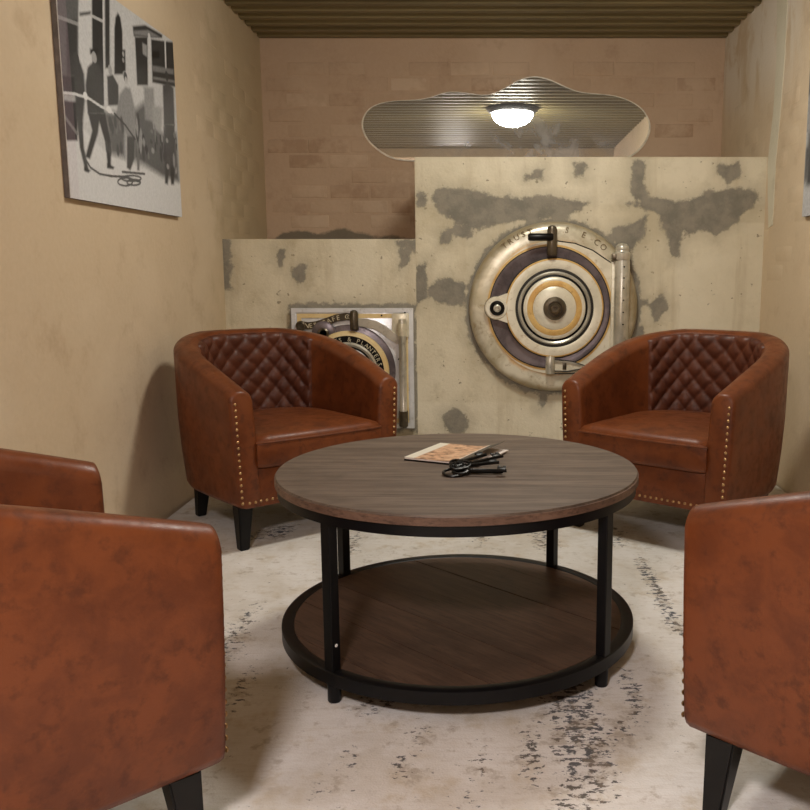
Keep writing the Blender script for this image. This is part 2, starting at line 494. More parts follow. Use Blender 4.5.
# vault blocks
def vault(name, x0, x1, z1, polys, panels, label, ring=None, rect=None):
    V, Fc = grid_wall(x0, x1, -0.012, z1, YV, 0.014)
    n0 = len(V)
    V += [(x0, YV, -0.012), (x1, YV, -0.012), (x1, YV, z1), (x0, YV, z1), (x0, YB, -0.012), (x1, YB, -0.012), (x1, YB, z1), (x0, YB, z1)]
    Fc += [tuple(n0 + i for i in f) for f in ((0, 4, 5, 1), (3, 2, 6, 7), (0, 3, 7, 4), (1, 5, 6, 2), (4, 7, 6, 5))]
    P = np.array([(v[0], v[2]) for v in V])
    fld = np.full(len(P), -0.10)
    for pl in polys:
        fld = np.maximum(fld, sd_poly(P, [(at_y(a, c, YV)[0], at_y(a, c, YV)[2]) for a, c in pl]))
    if ring:
        d = np.hypot(P[:, 0] - ring[0], P[:, 1] - ring[1])
        fld = np.maximum(fld, ring[2] - d)
    if rect:
        dx = np.maximum(rect[0] - P[:, 0], P[:, 0] - rect[1]); dz = np.maximum(rect[2] - P[:, 1], P[:, 1] - rect[3])
        fld = np.maximum(fld, -np.maximum(dx, dz))
    pan = np.zeros(len(P))
    for (a, c, d2, e2, v) in panels:
        A = at_y(a, c, YV); B = at_y(d2, e2, YV)
        m = (P[:, 0] > A[0]) & (P[:, 0] < B[0]) & (P[:, 1] < A[2]) & (P[:, 1] > B[2])
        pan[m] = v
    fld = np.clip(fld, -0.1, 0.1); fld[n0:] = -0.1
    o = obj(name, V, Fc, M['concrete'], smooth=False)
    add_attr(o.data, 'patch', fld); add_attr(o.data, 'panel', pan)
    return struct(o, label)
def Z8(*pts): return [(400 + x / 2.077, 140 + y / 2.077) for x, y in pts]
def Z7(*pts): return [(200 + x / 3.0, 30 + y / 3.0) for x, y in pts]
big_polys = [
    Z8((62, 120), (85, 98), (140, 101), (200, 116), (300, 120), (395, 126), (372, 150), (300, 168), (230, 168), (160, 188), (115, 176), (88, 155)),
    Z8((585, 128), (640, 106), (690, 98), (738, 106), (745, 128), (720, 148), (700, 172), (655, 198), (620, 188), (600, 202), (578, 182)),
    Z8((468, 130), (540, 120), (592, 126), (592, 172), (580, 242), (563, 244), (553, 192), (533, 152), (480, 140)),
    Z8((483, 42), (510, 42), (511, 127), (480, 130)),
    Z8((660, 54), (702, 46), (704, 76), (680, 88), (660, 72)),
    Z8((440, 185), (480, 175), (520, 148), (505, 200), (480, 240), (500, 290), (492, 360), (472, 425), (450, 400), (470, 300)),
    Z8((362, 48), (388, 46), (382, 78), (364, 74)),
    Z8((252, 74), (300, 60), (294, 80), (258, 84)),
    Z8((60, 300), (100, 283), (142, 300), (132, 342), (80, 342), (58, 322)),
    Z8((30, 256), (58, 252), (58, 332), (30, 348)),
    Z8((88, 572), (120, 554), (142, 580), (134, 608), (105, 612), (90, 592)),
    Z8((112, 180), (150, 172), (150, 204), (118, 204)),
    Z8((82, 193), (108, 187), (103, 218), (83, 215)),
    Z8((288, 515), (308, 510), (303, 553), (290, 558)),
    Z8((484, 388), (508, 383), (508, 418), (484, 418)),
    Z8((34, 110), (58, 108), (54, 138), (36, 135)),
    Z8((515, 340), (545, 318), (556, 350), (530, 380)),
    Z8((480, 330), (520, 330), (515, 345), (480, 350)),
]
SC = (0.3026, 0.7775)      # centre of the round door
vault('wall_vault', XS, XR, ZV, big_polys,
      [(415, 157, 767, 205, 0.7), (677, 222, 767, 345, 1.0), (430, 222, 470, 400, 0.15), (415, 402, 767, 520, 0.8)],
      'tall cream concrete vault face with grey cement patches around the round door', ring=(SC[0], SC[1], 0.455 * KD))
low_polys = [
    Z7((278, 710), (314, 706), (318, 745), (298, 768), (278, 742)),
    Z7((226, 653), (260, 653), (257, 680), (240, 708), (230, 692)),
    Z7((598, 658), (630, 653), (628, 702), (603, 712)),
    Z7((62, 625), (88, 628), (95, 775), (62, 785)),
    Z7((570, 628), (655, 628), (655, 670), (630, 655), (590, 648)),
]
vault('wall_vault_low', XL, XS, ZLOW, low_polys, [(250, 239, 292, 430, 0.3), (330, 239, 385, 305, 0.6)],
      'low cream concrete ledge around the square safe door', rect=(-0.9667, -0.3503, 0.1704, 0.7962))

# ------------------------------------------------------------------ rug
RX0, RX1, RY0, RY1 = -1.255, 1.285, 0.25, 4.10
nx, ny = 102, 160
xs = np.linspace(RX0, RX1, nx + 1); ys = np.linspace(RY0, RY1, ny + 1)
V = [(x, y, 0.0) for y in ys for x in xs]
Fc = [(j * (nx + 1) + i, j * (nx + 1) + i + 1, (j + 1) * (nx + 1) + i + 1, (j + 1) * (nx + 1) + i) for j in range(ny) for i in range(nx)]
n0 = len(V)
V += [(RX0, RY0, -0.012), (RX1, RY0, -0.012), (RX1, RY1, -0.012), (RX0, RY1, -0.012), (RX0, RY0, 0), (RX1, RY0, 0), (RX1, RY1, 0), (RX0, RY1, 0)]
Fc += [tuple(n0 + i for i in f) for f in ((0, 1, 2, 3), (0, 4, 5, 1), (1, 5, 6, 2), (2, 6, 7, 3), (3, 7, 4, 0))]
t = NT('distressed_rug'); p = t.coord('World')
n1 = t.noise(p, 2.6, 5, 0.6, 0.4); n2 = t.noise(p, 9, 6, 0.68); n3 = t.noise(t.coord('World', (1, 1.6, 1)), 42, 5, 0.7)
c = t.mix(t.step(n1, 0.38, 0.66), srgb(229, 225, 220), srgb(212, 205, 195))
c = t.mix(t.math('MULTIPLY', t.step(n2, 0.5, 0.7), 0.65), c, srgb(196, 180, 154))
c = t.mix(t.math('MULTIPLY', t.step(n2, 0.5, 0.3), 0.6), c, srgb(234, 231, 228))
wv1 = t.noise(t.coord('World', (1, 9, 1)), 14, 4, 0.7); wv2 = t.noise(p, 30, 5, 0.7)
c = t.mix(t.math('MULTIPLY', t.step(wv1, 0.45, 0.7), 0.35), c, srgb(204, 194, 182))
c = t.mix(t.math('MULTIPLY', t.step(wv2, 0.52, 0.72), 0.4), c, srgb(186, 175, 162))
ink = t.attr('ink').outputs['Fac']
v = t.math('ADD', n3, t.math('MULTIPLY', ink, 0.175))
mk = t.step(v, 0.655, 0.70)
hue = t.noise(p, 4, 2)
c = t.mix(t.math('MULTIPLY', mk, 0.88), c, t.mix(t.step(hue, 0.42, 0.58), srgb(60, 65, 76), srgb(74, 68, 62)))
brn = t.math('MULTIPLY', t.step(t.math('ADD', t.noise(p, 16, 5, 0.7), t.math('MULTIPLY', ink, 0.08)), 0.56, 0.68), 0.5)
c = t.mix(brn, c, srgb(160, 144, 124))
t.bump(t.math('ADD', n3, t.noise(p, 220, 2)), 0.35, 0.004)
M['rug'] = t.set(c, 0.95, 0, 0.15)
rug = obj('area_rug', V, Fc, M['rug'], smooth=False)
tag(rug, 'large cream distressed area rug with faded grey and blue marks', 'rug')
clusters = [(575, 720, 26, 60, 1.0), (600, 755, 16, 40, .8), (556, 700, 18, 30, .7), (648, 575, 8, 18, 1), (660, 598, 9, 18, 1), (675, 622, 9, 16, 1),
            (632, 690, 9, 22, .9), (636, 715, 8, 14, .8), (622, 730, 10, 14, .8), (258, 535, 10, 6, .9), (280, 531, 14, 7, 1), (232, 640, 14, 34, .8), (240, 690, 10, 24, .7),
            (352, 545, 8, 12, .9), (545, 540, 12, 12, .9), (536, 528, 14, 8, .9), (470, 530, 16, 6, .7), (480, 536, 8, 8, .8), (400, 700, 10, 6, .8), (405, 765, 12, 12, .8), (420, 735, 8, 14, .7),
            (530, 755, 7, 30, .9), (480, 765, 12, 20, .6), (350, 760, 12, 14, .6), (612, 535, 14, 10, .8), (375, 705, 24, 8, .8), (470, 800, 14, 12, .6), (320, 790, 16, 12, .5), (570, 800, 20, 20, .8)]
P = np.array([(v[0], v[1]) for v in V]); fld = np.zeros(len(P))
for (cx, cy, rx, ry, wt) in clusters:
    c0 = at_z(cx, cy, 0); ex = at_z(cx + rx, cy, 0); ey = at_z(cx, cy - ry, 0)
    sx = max(abs(ex[0] - c0[0]), 0.02); sy = max(abs(ey[1] - c0[1]), 0.03)
    d = ((P[:, 0] - c0[0]) / sx) ** 2 + ((P[:, 1] - c0[1]) / sy) ** 2
    fld = np.maximum(fld, wt * np.clip(1.25 - d * 0.6, 0, 1))
add_attr(rug.data, 'ink', fld)

# ------------------------------------------------------------------ barrel chairs (local front is -y)
CW, CF, CB, CC = 0.340, -0.325, 0.355, -0.02    # half width, front, back, where the curve starts
def plan_path(off):
    """U-shaped plan, offset inward by off; list of (point, outward normal, arc length from front)"""
    w_, b_ = CW - off, CB - CC - off
    pts = []
    w_ += 0.012; fl = lambda k: w_ - 0.016 * (1 - k / 8) ** 1.6
    for k in range(9): pts.append(((-fl(k), CF + (CC - CF) * k / 8), (-1, 0)))
    m = 40
    for k in range(1, m):
        a = PI - PI * k / m
        ca, sa = math.cos(a), math.sin(a)
        e_ = 0.86      # slightly squared curve
        x = w_ * math.copysign(abs(ca) ** e_, ca); y = CC + b_ * abs(sa) ** e_
        nn = Vector((math.copysign(abs(ca) ** (2 - e_), ca) / w_, abs(sa) ** (2 - e_) / b_)).normalized()
        pts.append(((x, y), tuple(nn)))
    for k in range(9): pts.append(((fl(8 - k), CC + (CF - CC) * k / 8), (1, 0)))
    return pts
PATH = plan_path(0.0)
SL = [0.0]
for a, b in zip(PATH[:-1], PATH[1:]): SL.append(SL[-1] + math.dist(a[0], b[0]))
LT = SL[-1]
def top_z(s):
    q = min(s, LT - s) / (LT / 2)
    x = min(1.0, q / 0.80)
    return 0.560 + 0.158 * (0.32 * x + 0.68 * math.sin(PI / 2 * x)) * 1.0 if x < 1 else 0.718
def thick(s):
    q = min(s, LT - s) / (LT / 2)
    return 0.085 + 0.022 * q
ZB = 0.155
def section(s, inset=0.0):
    """(inward offset, z) contour from outer bottom over the top to inner bottom"""
    zt = top_z(s); th = thick(s); R = 0.034
    pts = [(0.050, ZB - 0.002), (0.030, ZB + 0.004), (0.022, ZB + 0.02), (0.010, 0.30), (0.003, 0.42)]
    for k in range(7):
        a = PI - (PI / 2) * k / 6
        pts.append((R + R * math.cos(a), zt - R + R * math.sin(a)))
    Ri = 0.040
    for k in range(7):
        a = PI / 2 - (PI / 2) * k / 6
        pts.append((th - Ri + Ri * math.cos(a), zt - Ri + Ri * math.sin(a)))
    pts += [(th + 0.004, 0.46), (th + 0.010, 0.36), (th + 0.014, 0.20), (th + 0.01, ZB - 0.002)]
    if inset:
        cx = th / 2; cz = (zt + ZB) / 2
        pts = [(o + (cx - o) / max(abs(cx - o), 1e-4) * min(inset, abs(cx - o)), z - math.copysign(inset * (1 if abs(z - cz) > (zt - ZB) / 2 - 0.03 else 0), z - cz)) for o, z in pts]
    return pts
def place(i, o, z, dy=0.0):
    (x, y), (nx_, ny_) = PATH[i]
    return (x - nx_ * o, y - ny_ * o + dy, z)
def make_chair():
    root = empty('barrel_chair')
    # shell
    V = []; Fc = []; rings = []
    N = len(PATH)
    seq = [(0, 0.010, -0.013), (0, 0.003, -0.009)] + [(i, 0, 0) for i in range(N)] + [(N - 1, 0.003, -0.009), (N - 1, 0.010, -0.013)]
    for i, ins, dy in seq:
        sec = section(SL[i], ins); st = len(V)
        V += [place(i, o, z, dy) for o, z in sec]
        rings.append(list(range(st, st + len(sec))))
    m = len(rings[0])
    for A, B in zip(rings[:-1], rings[1:]):
        for k in range(m): Fc.append((A[k], A[(k + 1) % m], B[(k + 1) % m], B[k]))
    Fc.append(tuple(rings[0])); Fc.append(tuple(rings[-1])[::-1])
    sh = obj('shell', V, Fc, M['leather'], root, True, 50)
    # piping seam along the outer top edge
    pts = [place(i, 0.004, top_z(SL[i]) - 0.030) for i in range(N)]
    obj('seam', *tube_geo(pts, 0.0022, 6), M['seam'], sh)
    for sgn, i in ((1, 0), (-1, N - 1)):
        pts = [place(i, 0.012, z, -0.012) for z in np.linspace(ZB + 0.02, top_z(0) - 0.035, 10)]
    # quilted inner back
    A0, A1 = LT / 2 - 0.40, LT / 2 + 0.40
    def interp(s):
        j = max(0, min(N - 2, int(np.searchsorted(SL, s)) - 1)); q = (s - SL[j]) / (SL[j + 1] - SL[j])
        a, b = PATH[j], PATH[j + 1]
        p_ = Vector(a[0]).lerp(Vector(b[0]), q); n_ = Vector(a[1]).lerp(Vector(b[1]), q).normalized()
        return p_, n_
    nu, nv = 110, 46
    V = []; Fc = []
    for iu in range(nu + 1):
        s = A0 + (A1 - A0) * iu / nu
        p_, n_ = interp(s); zt = top_z(s); th = thick(s); Ri = 0.040
        con = [(th + 0.012, 0.36), (th + 0.004, 0.46), (th, zt - Ri)]
        for k in range(1, 4):
            a = (PI / 2) * k / 6
            con.append((th - Ri + Ri * math.cos(a), zt - Ri + Ri * math.sin(a)))
        L = [0]
        for a, b in zip(con[:-1], con[1:]): L.append(L[-1] + math.dist(a, b))
        for iv in range(nv + 1):
            d = L[-1] * iv / nv
            j = max(0, min(len(con) - 2, int(np.searchsorted(L, d)) - 1)); q = (d - L[j]) / (L[j + 1] - L[j])
            o = con[j][0] + (con[j + 1][0] - con[j][0]) * q; z = con[j][1] + (con[j + 1][1] - con[j][1]) * q
            tx, tz = con[j + 1][0] - con[j][0], con[j + 1][1] - con[j][1]; l = math.hypot(tx, tz)
            no, nz_ = tz / l, -tx / l       # away from the shell, toward the sitter
            u = (s - LT / 2) * 0.76; v = z + (d - (zt - 0.4)) * 0.0
            v = d
            aa = (u + v * 0.98) / 0.080; bb = (u - v * 0.98) / 0.080
            h = (abs(math.sin(PI * aa)) * abs(math.sin(PI * bb))) ** 0.34
            edge = min(1, iu / 2, (nu - iu) / 2, (nv - iv) / 3 + 0.15)
            hh = 0.0015 + (0.015 * h) * edge
            if iu in (0, nu) or iv == nv: hh = -0.003
            V.append((p_.x - n_.x * (o + no * hh), p_.y - n_.y * (o + no * hh), z + nz_ * hh))
    for iu in range(nu):
        for iv in range(nv):
            a = iu * (nv + 1) + iv
            Fc.append((a, a + 1, a + nv + 2, a + nv + 1))
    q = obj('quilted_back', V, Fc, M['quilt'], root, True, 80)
    q['label'] = 'diamond quilted leather backrest panel'
    # seat cushion
    inner = []
    for k in range(15):
        a = PI - PI * k / 14
        inner.append((0.246 * math.copysign(abs(math.cos(a)) ** 0.8, math.cos(a)), -0.02 + 0.235 * abs(math.sin(a)) ** 0.8))
    outl = [(-0.248, CF - 0.020), (-0.248, -0.2), ] + inner + [(0.248, -0.2), (0.248, CF - 0.020)]
    fr = [(x, CF - 0.026 - 0.006 * math.cos(x / 0.248 * PI / 2)) for x in np.linspace(0.21, -0.21, 9)]
    outl += fr
    cx, cy = 0, -0.08
    lay = [(0.93, 0.287), (0.985, 0.292), (1.0, 0.305), (1.005, 0.335), (1.0, 0.368), (0.985, 0.386), (0.95, 0.397), (0.88, 0.404), (0.6, 0.413), (0.3, 0.417)]
    V = []; Fc = []; K = len(outl)
    for sc, z in lay: V += [(cx + (x - cx) * sc, cy + (y - cy) * sc, z) for x, y in outl]
    for r in range(len(lay) - 1):
        for k in range(K): Fc.append((r * K + k, r * K + (k + 1) % K, (r + 1) * K + (k + 1) % K, (r + 1) * K + k))
    V.append((cx, cy, 0.418)); V.append((cx, cy, 0.287))
    for k in range(K):
        Fc.append(((len(lay) - 1) * K + k, (len(lay) - 1) * K + (k + 1) % K, len(V) - 2))
        Fc.append(((k + 1) % K, k, len(V) - 1))
    cu = obj('seat_cushion', V, Fc, M['leather'], root, True, 60)
    pp = [((x - cx) * 1.0 + cx, (y - cy) * 1.0 + cy, 0.378) for x, y in outl]
    obj('piping', *tube_geo(pp, 0.0035, 6, True), M['leather'], cu)
    # apron and underside
    MB().box((-0.256, CF - 0.008, ZB - 0.001), (0.256, CF + 0.03, 0.288), 0.005).build('front_apron', M['leather'], root)
    pts = [(x * 0.85, y * 0.88) for (x, y), _ in PATH]
    obj('dust_cover', *prism_geo(pts, ZB - 0.004, ZB + 0.01), M['dust'], root, False)
    # nailheads: two arm rows and the row along the apron
    def nails(name, centres):
        mb = MB()
        for (x, y, z) in centres:
            prof = [(0.0054, 0.0), (0.0049, 0.0020), (0.0031, 0.0038), (0, 0.0045)]
            mb.lathe(prof, 8, Matrix.Translation((x, y, z)) @ Matrix.Rotation(PI / 2, 4, 'X'))
        o = mb.build(name, M['brass'], root); o['kind'] = 'stuff'
        o['label'] = 'row of small brass nailheads'
    yf = CF - 0.0125
    for sg in (-1, 1):
        nails('nailhead_row', [(sg * (CW - 0.023 + 0.012 * (z - 0.17) / 0.35 - 0.012), yf, z) for z in np.arange(ZB + 0.022, 0.535, 0.0212)])
    nails('nailhead_row', [(x, yf if abs(x) > 0.256 else CF - 0.008, ZB + 0.020) for x in np.linspace(-0.280, 0.280, 27)])
    # legs
    for sx, sy in ((-1, -1), (1, -1), (-1, 1), (1, 1)):
        x, y = (0.275 * sx, CF + 0.055) if sy < 0 else (0.215 * sx, 0.215)
        tp, bt = 0.027, 0.0165
        ox = 0.010 * sx; oy = 0.012 * sy
        V = [(x + a * tp, y + b * tp, ZB) for a, b in ((-1, -1), (1, -1), (1, 1), (-1, 1))] + \
            [(x + ox + a * bt, y + oy + b * bt, 0.0) for a, b in ((-1, -1), (1, -1), (1, 1), (-1, 1))]
        bm = bmesh.new(); vs = [bm.verts.new(v) for v in V]
        for f in ((0, 1, 2, 3), (4, 7, 6, 5), (0, 4, 5, 1), (1, 5, 6, 2), (2, 6, 7, 3), (3, 7, 4, 0)): bm.faces.new([vs[i] for i in f])
        bmesh.ops.bevel(bm, geom=list(bm.edges), offset=0.003, segments=2, affect='EDGES')
        me = bpy.data.meshes.new('leg'); bm.to_mesh(me); bm.free()
        link('leg', me, M['black_wood'], root)
    return root

def chair_pose(A, B):
    """A, B: the two front arm corners (image left, image right as seen from the sitter's front); returns centre and turn"""
    A = Vector(A); B = Vector(B); u = (B - A).normalized()
    mid = (A + B) / 2
    ang = math.atan2(u.y, u.x)
    f_ = Vector((math.sin(ang), -math.cos(ang)))     # local -y direction
    c_ = mid + f_ * CF
    return (c_.x, c_.y, 0.0), ang
chair = make_chair()
tag(chair, 'brown leather barrel chair with quilted back in front of the square safe door', 'armchair', 'four matching barrel chairs around the table')
loc, a = chair_pose((-0.862, 2.825), (-0.354, 3.262))
chair.location = loc; chair.rotation_euler = (0, 0, a)
loc, a = chair_pose((0.270, 3.172), (0.788, 2.755))
children_copy(chair, loc, a, 'brown leather barrel chair with quilted back in front of the round vault door')
CHAIR_FL = chair_pose((-0.424, 1.292), (-0.860, 1.798))
children_copy(chair, *CHAIR_FL, 'brown leather barrel chair with plain outer arm showing, diagonally opposite the round vault door')
CHAIR_FR = chair_pose((0.770, 1.912), (0.334, 1.406))
children_copy(chair, *CHAIR_FR, 'brown leather barrel chair with plain outer arm showing, diagonally opposite the square safe door')

# ------------------------------------------------------------------ coffee table
TX, TY, TR = -0.082, 2.165, 0.455
LEGA = math.radians(-38.0)
tb = empty('coffee_table', (TX, TY, 0), 0, 'round coffee table with weathered wood top, black metal frame and lower shelf', 'coffee table')
MB().lathe([(0, 0.436), (TR - 0.006, 0.436), (TR, 0.438), (TR, 0.4545), (TR - 0.004, 0.4555), (0, 0.4555)], 128).build('edge_board', M['edge'], tb)
MB().lathe([(0, 0.4550), (TR - 0.0025, 0.4550), (TR - 0.004, 0.4600), (0, 0.4600)], 128).build('table_top', M['top'], tb, True, 60)
MB().lathe([(TR - 0.006, 0.413), (TR - 0.006, 0.437), (TR - 0.030, 0.437), (TR - 0.030, 0.413)], 128, None, True).build('top_ring', M['black_metal'], tb)
RS = 0.451
MB().lathe([(RS, 0.046), (RS, 0.075), (RS - 0.003, 0.077), (RS - 0.027, 0.077), (RS - 0.030, 0.075), (RS - 0.030, 0.046)], 128, None, True).build('shelf_ring', M['black_metal'], tb)
# shelf planks, cut to the round
p1 = at_z(353, 592, 0.07); p2 = at_z(440, 627, 0.07)
sa = math.atan2(p2[1] - p1[1], p2[0] - p1[0])
R_ = RS - 0.031; pw = 0.142
off0 = (Vector((p1[0] - TX, p1[1] - TY)).dot(Vector((-math.sin(sa), math.cos(sa)))))
lines = [off0 + k * pw for k in range(-8, 9)]
lines = [l for l in lines if abs(l) < R_ - 0.02]
bounds = [-R_] + lines + [R_]
for lo, hi in zip(bounds[:-1], bounds[1:]):
    lo2, hi2 = lo + 0.0012, hi - 0.0012
    up = []; dn = []
    for k in range(25):
        v = lo2 + (hi2 - lo2) * k / 24
        h = math.sqrt(max(R_ * R_ - v * v, 1e-6))
        up.append((h, v)); dn.append((-h, v))
    poly = up + dn[::-1]
    o = obj('shelf_plank', *prism_geo(poly, 0.052, 0.0752 + random.uniform(-0.0006, 0.0006)), M['shelf'], tb, False)
    o.rotation_euler = (0, 0, sa)
M['shelf'].node_tree.nodes  # grain follows each plank's own long axis
for mp in [n_ for n_ in M['shelf'].node_tree.nodes if n_.type == 'MAPPING' and n_.inputs['Scale'].default_value[0] == 7]:
    mp.inputs['Scale'].default_value = (0.6, 7, 7)
for k in range(4):
    a = LEGA + k * PI / 2
    Mx = Matrix.Rotation(a, 4, 'Z')
    lg = MB().box((RS - 0.028, -0.0135, 0.072), (RS - 0.003, 0.0135, 0.437), 0.002, Mx).build('leg', M['black_metal'], tb, False)
    MB().lathe([(0, 0), (0.014, 0), (0.0155, 0.003), (0.0155, 0.047), (0, 0.047)], 20, Matrix.Translation(((RS - 0.0185) * math.cos(a), (RS - 0.0185) * math.sin(a), 0))).build('foot', M['black_metal'], lg)
a = LEGA - PI / 2
Mx = Matrix.Rotation(a, 4, 'Z') @ Matrix.Translation((RS - 0.016, 0.0135, 0.135)) @ Matrix.Rotation(-PI / 2, 4, 'X')
MB().lathe([(0, 0.002), (0.003, 0.0015), (0.0042, 0)], 10, Mx).build('screw_cap', M['white_cap'], tb)

# ------------------------------------------------------------------ booklet on the table
bk = empty('booklet', (-0.092, 2.288, 0.46), 0, 'stapled booklet with a sepia picture cover and black band lying on the table top', 'booklet')
A_, D_ = Vector((-0.223, 2.228)), Vector((-0.062, 2.130))
bang = -0.42
bk.rotation_euler = (0, 0, bang)
bx = Matrix.Rotation(-bang, 2)
w2, h2 = 0.100, 0.104
V, Fc = [], []
MB().box((-w2, -h2, 0.0), (w2, h2, 0.004), 0.0008).build('back_cover', M['black_metal'], bk, False)
MB().box((-w2 + 0.001, -h2 + 0.001, 0.004), (w2 + 0.012, h2 - 0.004, 0.0075), 0.0006).build('pages', mat_plain('paper', srgb(226, 214, 204), 0.8, var=0.04, bump=0), bk, False)
t = NT('booklet_cover'); p = t.coord('Object'); xyz = t.sep(p)
ph = t.noise(t.coord('Object', (1, 1.8, 1)), 46, 5, 0.6)
pic = t.ramp(ph, [(0.34, srgb(92, 62, 42)), (0.48, srgb(196, 150, 116)), (0.62, srgb(226, 186, 152)), (0.75, srgb(206, 190, 160))])
c = t.mix(t.step(xyz[0], -0.071, -0.069), srgb(228, 222, 206), pic)
c = t.mix(t.step(xyz[0], 0.049, 0.051), c, srgb(232, 224, 214))
c = t.mix(t.step(xyz[0], 0.055, 0.057), c, srgb(40, 38, 38))
V = []; Fc = []
nn = 24
for k in range(nn + 1):
    x = -w2 + 2 * w2 * k / nn; q = max(0, (k / nn - 0.55) / 0.45)
    z = 0.0085 + 0.020 * q * q
    V += [(x, -h2, z), (x, h2, z + 0.002 * q), (x, -h2, z + 0.0007), (x, h2, z + 0.002 * q + 0.0007)]
for k in range(nn):
    a = 4 * k; b = a + 4
    Fc += [(a, b, b + 1, a + 1), (a + 2, a + 3, b + 3, b + 2), (a, a + 2, b + 2, b), (a + 1, b + 1, b + 3, a + 3)]
Fc += [(0, 1, 3, 2), (4 * nn, 4 * nn + 2, 4 * nn + 3, 4 * nn + 1)]
obj('front_cover', V, Fc, t.set(c, 0.35), bk, True, 60)

# ------------------------------------------------------------------ bunch of iron keys
kb = empty('key_bunch', (-0.043, 2.080, 0.46), 0, 'bunch of old black iron keys on a ring beside the booklet', 'keys')
ringp = [(-0.045 + 0.026 * math.cos(q), -0.012 + 0.026 * math.sin(q), 0.006 + 0.003 * math.sin(q)) for q in np.linspace(0, 2 * PI, 29)[:-1]]
obj('ring', *tube_geo(ringp, 0.0035, 8, True), M['black_iron'], kb)
def key_mesh(L, bow, teeth):
    mb = MB()
    mb.tube([(bow * 1.5 * math.cos(q) * 0.75, bow * math.sin(q), 0) for q in np.linspace(0, 2 * PI, 17)[:-1]], 0.0036, 7, True)
    mb.tube([(bow * 1.05, 0, 0), (bow * 1.3, 0, 0), (bow * 1.5, 0, 0), (L, 0, 0)], [0.005, 0.0062, 0.0042, 0.0042], 8)
    mb.box((L - 0.024, 0, -0.002), (L - 0.003, 0.016, 0.002), 0.0005)
    if teeth: mb.box((L - 0.024, 0.016, -0.002), (L - 0.017, 0.021, 0.002), 0.0004); mb.box((L - 0.010, 0.016, -0.002), (L - 0.003, 0.021, 0.002), 0.0004)
    return mb.mesh('key')
kms = [key_mesh(0.105, 0.016, True), key_mesh(0.09, 0.014, False), key_mesh(0.112, 0.017, True)]
for (x, y, z, rz, pitch, mi) in ((-0.030, -0.006, 0.006, 0.05, 0.0, 0), (-0.036, 0.010, 0.014, 0.42, -0.06, 1), (-0.028, -0.016, 0.013, -0.12, -0.02, 2),
                                 (-0.024, 0.004, 0.022, 0.48, -0.10, 2), (-0.036, -0.002, 0.020, 0.28, -0.03, 0), (-0.040, 0.014, 0.024, 0.62, -0.12, 1)):
    k = link('key', kms[mi], M['black_iron'], kb)
    k.location = (x, y, z); k.rotation_euler = (0.3 if z > 0.01 else 0, pitch, rz)

# ------------------------------------------------------------------ lettering along an arc
_fc = bpy.data.curves.new('letter_source', 'FONT'); _fc.extrude = 0.0
_fo = bpy.data.objects.new('letter_source', _fc); COL.objects.link(_fo)
def letter_geo(ch, size, depth):
    _fc.body = ch; _fc.size = size; _fc.extrude = depth; _fc.resolution_u = 2
    dg = bpy.context.evaluated_depsgraph_get(); dg.update()
    me = bpy.data.meshes.new_from_object(_fo.evaluated_get(dg))
    V = [tuple(v.co) for v in me.vertices]; Fc = [tuple(p_.vertices) for p_ in me.polygons]
    bpy.data.meshes.remove(me)
    if V:
        x0 = min(v[0] for v in V); x1 = max(v[0] for v in V)
        V = [(v[0] - (x0 + x1) / 2, v[1], v[2]) for v in V]
    return V, Fc
FACE = Matrix(((1, 0, 0, 0), (0, 0, -1, 0), (0, 1, 0, 0), (0, 0, 0, 1)))     # local xy -> wall xz, z toward the room
def arc_text(name, text, r, a0, a1, size, h, mat, parent, depth=0.0012, cen=(0, 0)):
    mb = MB()
    for k, ch in enumerate(text):
        if ch == ' ': continue
        a = math.radians(a0 + (a1 - a0) * k / max(1, len(text) - 1))
        V, Fc = letter_geo(ch, size, depth)
        mb.add(V, Fc, FACE @ Matrix.Translation((cen[0] + r * math.cos(a), cen[1] + r * math.sin(a), h)) @ Matrix.Rotation(a - PI / 2, 4, 'Z'))
    return mb.build(name, mat, parent, False)

# ------------------------------------------------------------------ round vault door
def T(x, z, h=0.0): return FACE @ Matrix.Translation((x, z, h))
vd = empty('vault_door', (SC[0], YV - 0.001, SC[1]), 0, 'round cream steel vault door with hinge bar set in patched concrete', 'vault door')
MB().lathe([(0.432, 0.0), (0.431, 0.018), (0.424, 0.038), (0.412, 0.052), (0.392, 0.059), (0.345, 0.061), (0.30, 0.060), (0.30, 0.0)], 96, T(0, 0)).build('casing', M['casing_worn'], vd)
# hinge plate: circle joined with a squared corner on the hinge side
pl = []
for k in range(41):
    a = math.radians(90 + 180 * k / 40); pl.append((0.335 * math.cos(a), 0.335 * math.sin(a)))
pl += [(0.10, -0.335), (0.20, -0.315), (0.285, -0.215), (0.300, -0.205), (0.300, 0.215), (0.255, 0.245), (0.19, 0.288), (0.10, 0.322)]
MB().add(*prism_geo(pl, 0.02, 0.066), FACE).build('hinge_plate', M['cream_steel'], vd)
ring_l = T(-0.022, 0.0)
MB().lathe([(0.312, 0.0662), (0.315, 0.0662), (0.317, 0.069), (0.300, 0.0705), (0.300, 0.0662)], 80, ring_l).build('rust_rim', M['rust'], vd)
MB().lathe([(0.0, 0.060), (0.306, 0.060), (0.306, 0.0715), (0.300, 0.073), (0.285, 0.068), (0.0, 0.068)], 80, ring_l).build('door_recess', M['purple_steel'], vd)
MB().lathe([(0.307, 0.066), (0.307, 0.074), (0.302, 0.0745), (0.302, 0.066)], 80, ring_l).build('recess_line', M['groove'], vd)
MB().lathe([(0.0, 0.065), (0.246, 0.065), (0.247, 0.088), (0.240, 0.098), (0.205, 0.102), (0.196, 0.098), (0.196, 0.08), (0, 0.08)], 80, T(0, 0)).build('door_disc', M['cream_steel'], vd)
